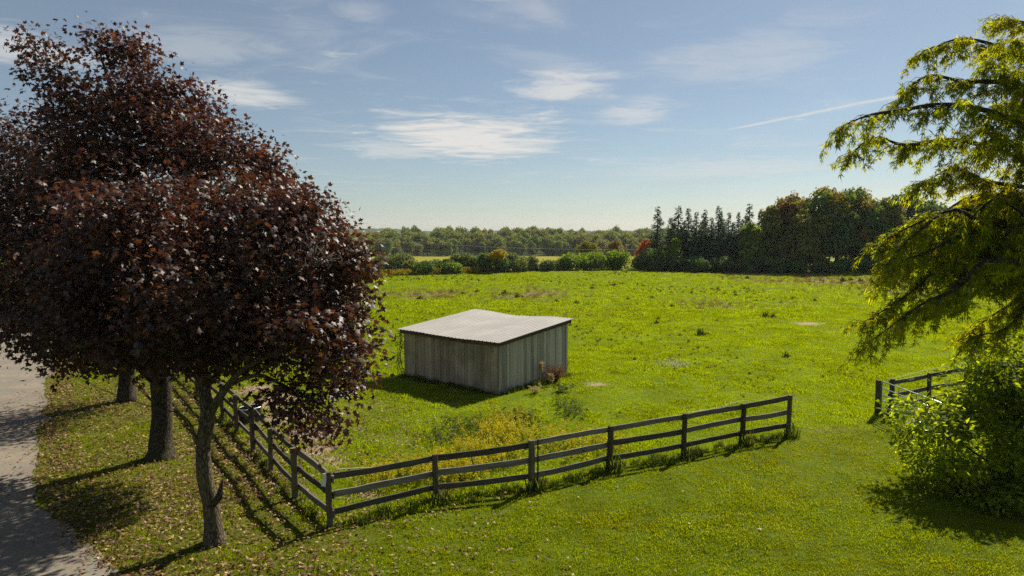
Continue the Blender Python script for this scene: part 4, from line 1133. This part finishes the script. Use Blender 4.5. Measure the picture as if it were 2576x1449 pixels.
# green tree glimpsed beyond the row on the left
for (px, ty_, d, R, mat, lab) in [(-40, 640, 52, 3.5, F_BRIGHT, 'bright green tree glimpsed past the purple maples beside the driveway'), (40, 700, 75, 3.5, F_GREEN, 'green tree farther along the driveway behind the purple maples')]:
    p = A(px, ty_, d); z0 = Tz(p[0], d) - .1; h = p[2] - z0
    tm, cm = mtree(h, R, rb, 2600, .34, 0, .2, .1, mat, .28, 12, .36); put('lane_tree', lab, 'tree', tm, cm, (p[0], d, z0), 0, (1, 1, 1))

# ------------------------------------------------------------------ grass (uncountable): tufts on points
def tuft(name, n, rad, h, w, mat, seed, lean=.5):
    r = np.random.default_rng(seed); V = []; F = []
    for k in range(n):
        a = r.uniform(0, 6.28); q = rad * math.sqrt(r.random()); c = np.array([q * math.cos(a), q * math.sin(a), -.01]); hh = h * r.uniform(.45, 1.15)
        a2 = r.uniform(0, 6.28); d = np.array([math.cos(a2), math.sin(a2), 0]) * lean * r.uniform(.2, 1.1) * hh; s_ = np.array([-math.sin(a2 + r.uniform(-1, 1)), math.cos(a2), 0]) * w * r.uniform(.7, 1.3) / 2
        b = len(V); V += [c - s_, c + s_, c + d * .35 + UP * hh * .6 - s_ * .8, c + d * .35 + UP * hh * .6 + s_ * .8, c + d + UP * hh * .95]
        F += [(b, b + 1, b + 3), (b, b + 3, b + 2), (b + 2, b + 3, b + 4)]
    return bpy.data.objects.new(name, fastmesh(name, np.array(V), np.array(F), [mat]))


def scatter(name, label, pts, sc, protos, seed, cat='grass'):
    """points + geometry nodes that set one of the tufts on each point"""
    r = np.random.default_rng(seed); me = bpy.data.meshes.new(name); n = len(pts)
    me.vertices.add(n); me.vertices.foreach_set('co', np.asarray(pts, np.float32).ravel())
    rot = np.stack([r.normal(0, .12, n), r.normal(0, .12, n), r.uniform(0, 6.28, n)], -1)
    a = me.attributes.new('rot', 'FLOAT_VECTOR', 'POINT'); a.data.foreach_set('vector', rot.astype(np.float32).ravel())
    a = me.attributes.new('sc', 'FLOAT', 'POINT'); a.data.foreach_set('value', np.asarray(sc, np.float32))
    a = me.attributes.new('pick', 'INT', 'POINT'); a.data.foreach_set('value', r.integers(0, len(protos), n).astype(np.int32))
    g = bpy.data.node_groups.new(name, 'GeometryNodeTree')
    g.interface.new_socket('Geometry', in_out='INPUT', socket_type='NodeSocketGeometry'); g.interface.new_socket('Geometry', in_out='OUTPUT', socket_type='NodeSocketGeometry')
    gi = g.nodes.new('NodeGroupInput'); go = g.nodes.new('NodeGroupOutput'); jn = g.nodes.new('GeometryNodeJoinGeometry')
    for p_ in protos:
        oi = g.nodes.new('GeometryNodeObjectInfo'); oi.inputs['Object'].default_value = p_; oi.inputs['As Instance'].default_value = True; g.links.new(oi.outputs['Geometry'], jn.inputs[0])
    ip = g.nodes.new('GeometryNodeInstanceOnPoints'); g.links.new(gi.outputs[0], ip.inputs['Points']); g.links.new(jn.outputs[0], ip.inputs['Instance']); ip.inputs['Pick Instance'].default_value = True
    def na(nm, ty):
        q = g.nodes.new('GeometryNodeInputNamedAttribute'); q.data_type = ty; q.inputs['Name'].default_value = nm
        return [s_ for s_ in q.outputs if s_.enabled and s_.name == 'Attribute'][0]
    g.links.new(na('pick', 'INT'), ip.inputs['Instance Index']); g.links.new(na('sc', 'FLOAT'), ip.inputs['Scale'])
    er = g.nodes.new('FunctionNodeEulerToRotation'); g.links.new(na('rot', 'FLOAT_VECTOR'), er.inputs[0]); g.links.new(er.outputs[0], ip.inputs['Rotation'])
    g.links.new(ip.outputs[0], go.inputs[0])
    o = obj(name, me, kind='stuff'); md = o.modifiers.new('tufts', 'NODES'); md.node_group = g
    return tag(o, label, cat)


def in_shed(x, y, m_=.05):
    a = (x - SHED_C[0]) * SV[0] + (y - SHED_C[1]) * SV[1]; b = (x - SHED_C[0]) * SU[0] + (y - SHED_C[1]) * SU[1]
    return (a > -m_) & (a < 5 + m_) & (b > -m_) & (b < 6.1 + m_)


def sample(n, y0, y1, r, power=2.0, wide=.80):
    """random points over the ground in view: denser near"""
    u = r.random(n); y = (y0 ** (2 - power) + u * (y1 ** (2 - power) - y0 ** (2 - power))) ** (1 / (2 - power)) if power != 2 else y0 * (y1 / y0) ** u
    x = r.uniform(-1, 1, n) * (wide * y + 1.5)
    return x, y


gr = np.random.default_rng(101)
LT = [tuft('lawn_tuft', 34, .15, .050, .010, GRASSL, 40 + k, .9) for k in range(5)]
MT = [tuft('meadow_tuft', 36, .20, .085, .013, GRASSM, 50 + k, .8) for k in range(5)]
FT = [tuft('far_tuft', 34, .48, .15, .035, GRASSM, 60 + k, .8) for k in range(4)]
DARKW = leaf_mat('dark_weed_leaf', [(0, (.022, .036, .010)), (.6, (.040, .056, .014)), (1, (.07, .07, .022))], (1.3, 1.3, .7), .25, .7, .05, inst=True)
def cone_tuft(seed):
    r_ = np.random.default_rng(seed); V = []; F = []
    for k in range(70):
        a = r_.uniform(0, 6.28); q = .26 * math.sqrt(r_.random()); hh = .42 * (1.1 - q / .26) * r_.uniform(.6, 1.1) + .06; c = np.array([q * math.cos(a), q * math.sin(a), -.01]); d = np.array([math.cos(a), math.sin(a), 0]) * r_.uniform(0, .16); s_ = np.array([-math.sin(a), math.cos(a), 0]) * r_.uniform(.015, .04)
        b = len(V); V += [c - s_, c + s_, c + d + UP * hh]; F.append((b, b + 1, b + 2))
    return bpy.data.objects.new('cone_tuft', fastmesh('cone_tuft', np.array(V), np.array(F), [DARKW]))
CT = [cone_tuft(90 + k) for k in range(4)]
DT = [tuft('dry_tuft', 36, .28, .48, .016, DRYG, 70 + k, .45) for k in range(4)]
WT = [tuft('weed_tuft', 44, .20, .34, .030, WEEDG, 80 + k, .7) for k in range(4)]
# lawn
x, y = sample(62000, 9.5, 46, gr, 1.0)
ok = (lawn_mask(x, y) > .5) & (drive_dist(x, y) > .12 * gr.normal(0, 1, len(x)) + .1); ok &= gr.random(len(x)) > litter_mask(x, y) * .25
x, y = x[ok], y[ok]
scatter('lawn_grass', 'short mown grass in front of the rail fence', np.stack([x, y, T(x, y)], -1), (.7 + .7 * n2(x, y, .8, 2) + .25 * gr.random(len(x))), LT, 1)
# paddock
x, y = sample(95000, 14, 62, gr, 1.0)
so = blotch(x, y, SOIL); dr = blotch(x, y, DRY)
ok = (lawn_mask(x, y) < .5) & ~in_shed(x, y) & (gr.random(len(x)) > so * 1.6) & (gr.random(len(x)) > dr * .7)
x, y = x[ok], y[ok]
hgt_ = .45 + 1.0 * n2(x, y, .35, 5) ** 1.5 + .6 * (n2(x, y, 1.3, 8) > .72) + np.clip((y - 30) / 60, 0, .6)
scatter('meadow_grass', 'rough pasture grass around the shed', np.stack([x, y, T(x, y)], -1), hgt_, MT, 2)
x, y = sample(52000, 55, 131, gr, 1.0, .82); ok = (y < edge_y(x) + 2) & (gr.random(len(x)) > blotch(x, y, DRY) * 1.1 * (.35 + n2(x, y, .3, 4))); x, y = x[ok], y[ok]
scatter('far_meadow_grass', 'bright pasture grass stretching to the hedgerow', np.stack([x, y, T(x, y)], -1), .4 + .9 * n2(x, y, .3, 5) + .4 * (n2(x, y, .9, 8) > .7), FT, 3)
# dry stalks
x, y = sample(60000, 17, 128, gr, 1.0, .8); ok = (lawn_mask(x, y) < .5) & ~in_shed(x, y, .2) & (y < edge_y(x)) & (gr.random(len(x)) < blotch(x, y, DRY) * .9 * (n2(x, y, .25, 4) + .1) * np.clip(y / 60, .15, 1)); x, y = x[ok], y[ok]
scatter('dry_grass', 'brown seeding grasses in patches on the meadow', np.stack([x, y, T(x, y)], -1), gr.uniform(.3, 1.0, len(x)) * np.clip(y / 60, .5, 1.0), DT, 4)


# tussocks
x, y = sample(9000, 24, 126, gr, 1.0, .8); ok = (lawn_mask(x, y) < .4) & ~in_shed(x, y, .3) & (y < edge_y(x) - 1) & (n2(x, y, .12, 6) + .5 * n2(x, y, .5, 2) > .86); x, y = x[ok], y[ok]
scatter('tussock_grass', 'scattered darker tussocks roughening the pasture', np.stack([x, y, T(x, y)], -1), gr.uniform(.25, .75, len(x)) * np.clip(y / 60, .45, 1.2), WT + CT[:2], 15)


# yellow weeds behind the front fence
def weeds(name, label, spots, n, h, mats, seed, head=.10, cat='weeds'):
    r = np.random.default_rng(seed); parts = [[], []]
    S_ = []
    for (px, py, wx, wy, w) in spots:
        m_ = int(n * w); c = gnd(px, py); sx = wx / FOC * c[1]; sy = abs(gnd(px, py - wy)[1] - gnd(px, py + wy)[1]) / 2
        a = r.normal(0, .6, (m_, 2)) * (sx, sy) + c; S_.append(a)
    xy = np.concatenate(S_); xy = xy[(lawn_mask(xy[:, 0], xy[:, 1]) < .35) & ~in_shed(xy[:, 0], xy[:, 1])]; m_ = len(xy); z = T(xy[:, 0], xy[:, 1]); hh = h * r.uniform(.5, 1.2, m_)
    base = np.stack([xy[:, 0], xy[:, 1], z], -1); lean = r.normal(0, .12, (m_, 3)); lean[:, 2] = 0
    blade = (np.array([(-.5, 0, 0), (.5, 0, 0), (.35, .6, 0), (-.35, .6, 0), (0, 1, 0)]) * (.035, 1, 1), np.array([(0, 1, 2), (0, 2, 3), (3, 2, 4)]))
    nr = r.normal(0, 1, (m_, 3)); nr[:, 2] = 0
    parts[0].append(place(blade, base, nr, UP + lean, hh, r))
    k = 5; q = np.repeat(base + (UP + lean) * hh[:, None] * .5, k, 0) + np.repeat((UP + lean) * hh[:, None], k, 0) * r.uniform(-.4, .3, (m_ * k, 1)); parts[0].append(place(OVAL_T, q, r.normal(0, 1, q.shape) + UP * .6, r.normal(0, 1, q.shape) - UP * .1, r.uniform(.06, .14, len(q)), r))
    k = 6; top = np.repeat(base + (UP + lean) * hh[:, None] * .92, k, 0) + r.normal(0, 1, (m_ * k, 3)) * (.035, .035, .07); parts[1].append(place(CLUMP[0], top, r.normal(0, 1, top.shape), r.normal(0, 1, top.shape), r.uniform(head * .4, head, len(top)), r))
    o = tag(obj(name, fastmesh(name, *joinm(parts[0]), [mats[0]]), kind='stuff'), label, cat)
    h_ = obj('flower_heads', fastmesh('flower_heads', *joinm(parts[1]), [mats[1]]), o, kind='stuff')
    return o


WEEDY = leaf_mat('goldenrod_leaf', [(0, (.10, .14, .012)), (.5, (.18, .20, .015)), (1, (.30, .27, .02))], (1.8, 1.6, .5), .4, .6, .2)
weeds('yellow_weeds', 'tall yellow-flowering weeds behind the front rail fence', [(1270, 1105, 75, 45, .34), (1200, 1170, 90, 30, .22), (1060, 1200, 90, 25, .13), (1430, 1130, 70, 30, .12), (960, 1225, 60, 16, .06), (1520, 1120, 50, 20, .05), (1150, 1215, 60, 16, .1)], 700, .52, (WEEDY, FLOWER), 8, .085)
weeds('green_weeds', 'grey-green weeds between the shed and the front fence', [(1310, 1060, 50, 16, .3), (1440, 1045, 30, 12, .15), (1180, 1075, 60, 20, .25), (1120, 1110, 60, 20, .2), (1420, 1020, 40, 12, .1)], 330, .36, (WEEDG, WEEDG), 9, .05)
# strip of yellow weeds at the hedgerow
def hedge_weeds():
    r = np.random.default_rng(12); n = 1500; px = r.uniform(915, 1260, n); xx = (px - 1288) / FOC * 108; yy = edge_y(xx) + r.uniform(-1.0, 3.0, n); z = T(xx, yy); p = np.stack([xx, yy, z + r.uniform(.1, 1.0, n) ** 1.3], -1)
    parts = [place(CLUMP[q], p[q::4], r.normal(0, 1, p[q::4].shape) + UP, r.normal(0, 1, p[q::4].shape), r.uniform(.25, .5, len(p[q::4])), r) for q in range(4)]
    tag(obj('hedgerow_weeds', fastmesh('hedgerow_weeds', *joinm(parts), [treemat('hedge_weed_leaf', (.10, .11, .02), (.22, .18, .02), (.36, .26, .02))]), kind='stuff'), 'yellow weeds lining the far edge of the meadow', 'weeds')
    n = 2600; px = r.uniform(1230, 2600, n); xx = (px - 1288) / FOC * 120; yy = edge_y(xx) + r.uniform(-.6, 2.5, n); p = np.stack([xx, yy, T(xx, yy) + r.uniform(0, .8, n) ** 1.5], -1)
    parts = [place(CLUMP[q], p[q::4], r.normal(0, 1, p[q::4].shape) + UP, r.normal(0, 1, p[q::4].shape), r.uniform(.25, .55, len(p[q::4])), r) for q in range(4)]
    tag(obj('edge_weeds', fastmesh('edge_weeds', *joinm(parts), [F_GREY]), kind='stuff'), 'rough green weeds at the foot of the far trees', 'weeds')
hedge_weeds()


# weed clumps: individuals
def wtuft_obj(name, label, cat, x, y, s_, proto, group=None, mat=None, sz=None):
    o = bpy.data.objects.new(name, proto.data); COL.objects.link(o); o.location = (x, y, Tz(x, y)); o.rotation_euler = (0, 0, random.uniform(0, 6)); o.scale = (s_, s_, sz or s_)
    return tag(o, label, cat, group)


for k, (px, py, s_) in enumerate([(1762, 842, 1.5), (1655, 803, 1.0), (1652, 812, .8), (1978, 897, .9), (1925, 797, 1.6), (1945, 798, 1.2), (1163, 742, 1.3), (1135, 735, 1.1), (1270, 740, 1.6), (1300, 748, 1.2), (1055, 752, 1.4), (1200, 735, 1.2), (1400, 760, 1.2), (1450, 762, 1.1), (1580, 752, 1.0), (1640, 748, 1.0), (1740, 735, 1.0), (2120, 708, 2.0), (2140, 705, 1.4), (2165, 708, 1.8), (1880, 700, 1.4), (2240, 705, 1.6), (2340, 806, .9), (2330, 745, 1.2), (2420, 780, 1.2), (1545, 718, 1.6), (1490, 725, 1.2), (1850, 742, 1.1), (1690, 770, 1.0), (2050, 755, 1.0)]):
    x, y = gnd(px, py); wtuft_obj('weed_clump', 'small dark weed clump standing alone in the open meadow', 'weed clump', x, y, s_, CT[k % 4], 'dark weed clumps dotted over the meadow', sz=s_ * 1.1)
for k, (x, y) in enumerate(FR[1:] + [tuple(GP + (.1, .15))]):
    for j in range(3): pass
    wtuft_obj('grass_clump', 'tuft of long uncut grass at the foot of a fence post', 'grass clump', x + .12, y - .1, 1.3, WT[k % 4], 'grass tufts at the fence posts', sz=1.2 + .3 * (k % 3))
    wtuft_obj('dry_clump', 'tuft of brown dead stalks at the foot of a fence post', 'grass clump', x + .25, y + .1, .9, DT[k % 4], 'dead stalks at the fence posts', sz=.9)
# uncut strip under the rails
x = []; y = []
for a, b_ in zip(FR[:-1], FR[1:]):
    u = gr.random(55); x.append(a[0] + (b_[0] - a[0]) * u + gr.normal(0, .12, 55)); y.append(a[1] + (b_[1] - a[1]) * u + gr.normal(0, .14, 55))
for a, b_ in zip(LF[:-1], LF[1:]):
    u = gr.random(14); x.append(a[0] + (b_[0] - a[0]) * u + gr.normal(0, .12, 14)); y.append(a[1] + (b_[1] - a[1]) * u + gr.normal(0, .14, 14))
u = gr.random(260) * 6.1; x.append(SHED_C[0] + SU[0] * u - SV[0] * gr.uniform(.05, .5, 260)); y.append(SHED_C[1] + SU[1] * u - SV[1] * gr.uniform(.05, .5, 260))
u = gr.random(170) * 5; x.append(SHED_C[0] + SV[0] * u - SU[0] * gr.uniform(.05, .35, 170)); y.append(SHED_C[1] + SV[1] * u - SU[1] * gr.uniform(.05, .35, 170))
x = np.concatenate(x); y = np.concatenate(y)
scatter('edge_grass', 'longer uncut grass under the fence rails and against the shed', np.stack([x, y, T(x, y)], -1), gr.uniform(.25, .8, len(x)) ** 1.2, WT[:2] + [MT[0], MT[1]], 14)


# plants by the shed
def stalk_plant(name, label, px, py, h, mats, n, seed, wide=.35, leafn=8, size=.12, seedhead=0):
    r = np.random.default_rng(seed); x, y = gnd(px, py); o = thing(name, label, 'plant', (x, y, Tz(x, y)))
    for k in range(n):
        d = r.normal(0, wide, 3); d[2] = 0; hh = h * r.uniform(.65, 1.1); P = [(d[0] * .1, d[1] * .1, 0), (d[0] * .4, d[1] * .4, hh * .5), (d[0], d[1], hh)]
        s_ = obj('stem', MB().tube(P, [.010, .008, .004], 5, 3).mesh('stem', [mats[0]], True), o)
        Q = dense(P, 30); i = r.integers(8, 30, leafn); c = Q[i] + r.normal(0, .03, (leafn, 3)); v, f = place(OVAL_T, c, r.normal(0, 1, c.shape) + UP, r.normal(0, 1, c.shape) + UP * .3, r.uniform(size * .6, size * 1.3, leafn), r)
        obj('leaves', fastmesh('leaves', v, f, [mats[1]]), s_, kind='stuff')
        if seedhead:
            m_ = 70; c = Q[r.integers(19, 30, m_)] + r.normal(0, seedhead, (m_, 3)); v, f = place(CLUMP[1], c, r.normal(0, 1, c.shape), r.normal(0, 1, c.shape), r.uniform(.05, .10, m_), r); obj('seed_head', fastmesh('seed_head', v, f, [TANW]), s_, kind='stuff')
    return o


stalk_plant('seed_stalk', 'tall tan seed stalk standing against the shed side wall', 1358, 968, 1.15, (TANW, WEEDG), 1, 3, .03, 10, .12, .045)
stalk_plant('seed_stalk', 'leaning tan seed stalk among the rusty weeds by the shed', 1392, 972, .75, (TANW, WEEDG), 1, 4, .2, 6, .1, .04)
stalk_plant('rusty_weed', 'rust-red weedy plant at the corner of the shed', 1398, 962, .8, (RUST, RUST), 46, 5, .40, 60, .05)
stalk_plant('rusty_weed', 'low pale weed at the foot of the seed stalk', 1345, 990, .35, (WEEDG, TANW), 12, 6, .3, 14, .10)
stalk_plant('green_weed', 'low green weed beside the rusty plant at the shed corner', 1412, 985, .35, (WEEDG, WEEDG), 14, 7, .35, 16, .12)
# creeper on the far corner of the low wall
r = np.random.default_rng(9); cl_ = SHED_C + SU * 6.2; o = thing('creeper', 'thin creeper climbing the low end corner of the shed', 'creeper', (cl_[0], cl_[1], Tz(*cl_)))
for k in range(5):
    P = [(r.uniform(-.3, .2), r.uniform(-.3, .1), 0), (r.uniform(-.35, .05), r.uniform(-.2, 0), .8), (r.uniform(-.3, .02), r.uniform(-.15, 0), 1.5), (r.uniform(-.2, 0), r.uniform(-.1, 0), 2.1)]
    s_ = obj('stem', MB().tube(P, [.014, .012, .010, .005], 5, 3).mesh('stem', [TWIG], True), o); Q = dense(P, 30); c = Q[r.integers(3, 30, 44)] + r.normal(0, .09, (44, 3)); v, f = place(OVAL_T, c, r.normal(0, 1, c.shape) + UP * .6, r.normal(0, 1, c.shape) - UP * .3, r.uniform(.07, .14, 44), r); obj('leaves', fastmesh('leaves', v, f, [WEEDG]), s_, kind='stuff')

# fallen leaves
def fallen():
    r = np.random.default_rng(55); n = 260000; x = r.uniform(-34, 6, n); y = r.uniform(10, 46, n)
    dens = litter_mask(x, y) * (.2 + .9 * n2(x, y, .6, 3)) + .9 * np.exp(-((drive_dist(x, y) - .35) / .45) ** 2) * n2(x, y, .9, 3) + .035 * np.exp(-((x + 4) / 6) ** 2 - ((y - 15) / 7) ** 2) + .22 * np.exp(-(((x + 7) / 4) ** 2 + ((y - 23) / 5) ** 2))
    dd = drive_dist(x, y); dens = np.where(dd < -.1, dens * .3 * np.exp((dd) / .8), dens)
    ok = (r.random(n) < dens) & ~in_shed(x, y); x, y = x[ok], y[ok]; m_ = len(x)
    p = np.stack([x, y, T(x, y) + r.uniform(.03, .085, m_)], -1)
    v, f = place(MAPLE_S, p, UP + r.normal(0, .35, (m_, 3)), r.normal(0, 1, (m_, 3)), r.uniform(.075, .14, m_), r)
    tag(obj('fallen_leaves', fastmesh('fallen_leaves', v, f, [FALLEN]), kind='stuff'), 'dry brown leaves scattered under the purple maples', 'leaves')
    # white clover specks
    n = 1500; x, y = sample(n * 4, 20, 62, r, 1.0, .8); w = blotch(x, y, [(2250, 890, 280, 60, 1), (1900, 960, 300, 70, .5), (1130, 790, 160, 20, .5), (1500, 860, 200, 50, .3)]); ok = (r.random(len(x)) < w * .5) & ~in_shed(x, y) & (lawn_mask(x, y) < .4); x, y = x[ok][:n], y[ok][:n]; m_ = len(x)
    p = np.stack([x, y, T(x, y) + r.uniform(.05, .10, m_)], -1); v, f = place(CLUMP[2], p, r.normal(0, 1, p.shape), r.normal(0, 1, p.shape), r.uniform(.025, .05, m_), r)
    tag(obj('clover_flowers', fastmesh('clover_flowers', v, f, [CLOVER]), kind='stuff'), 'tiny white clover flowers sprinkled over the pasture', 'flowers')
    # pale ash patch
    m_ = 900; c = gnd(1692, 917); a = r.normal(0, 1, (m_, 2)) * (.42, .5) + c; p = np.stack([a[:, 0], a[:, 1], T(a[:, 0], a[:, 1]) + .04 + r.uniform(0, .05, m_)], -1); v, f = place(CLUMP[3], p, UP + r.normal(0, .3, p.shape), r.normal(0, 1, p.shape), r.uniform(.02, .07, m_), r)
    tag(obj('pale_chaff', fastmesh('pale_chaff', v, f, [TANP]), kind='stuff'), 'pale whitish patch of chaff on the pasture beyond the shed', 'chaff')


fallen()

# ------------------------------------------------------------------ haze
def haze():
    m_, t, out = newmat('haze')
    pv = N(t, 'ShaderNodeVolumePrincipled', {'Color': (.86, .92, 1.0, 1), 'Density': .00009, 'Anisotropy': .2})
    t.links.new(pv.outputs[0], out.inputs['Volume'])
    o = obj('haze', MB().box((-3600, -900, -14), (3600, 3500, 60)).mesh('haze', [m_]), kind='stuff'); tag(o, 'thin bluish haze filling the distance', 'haze')


haze()
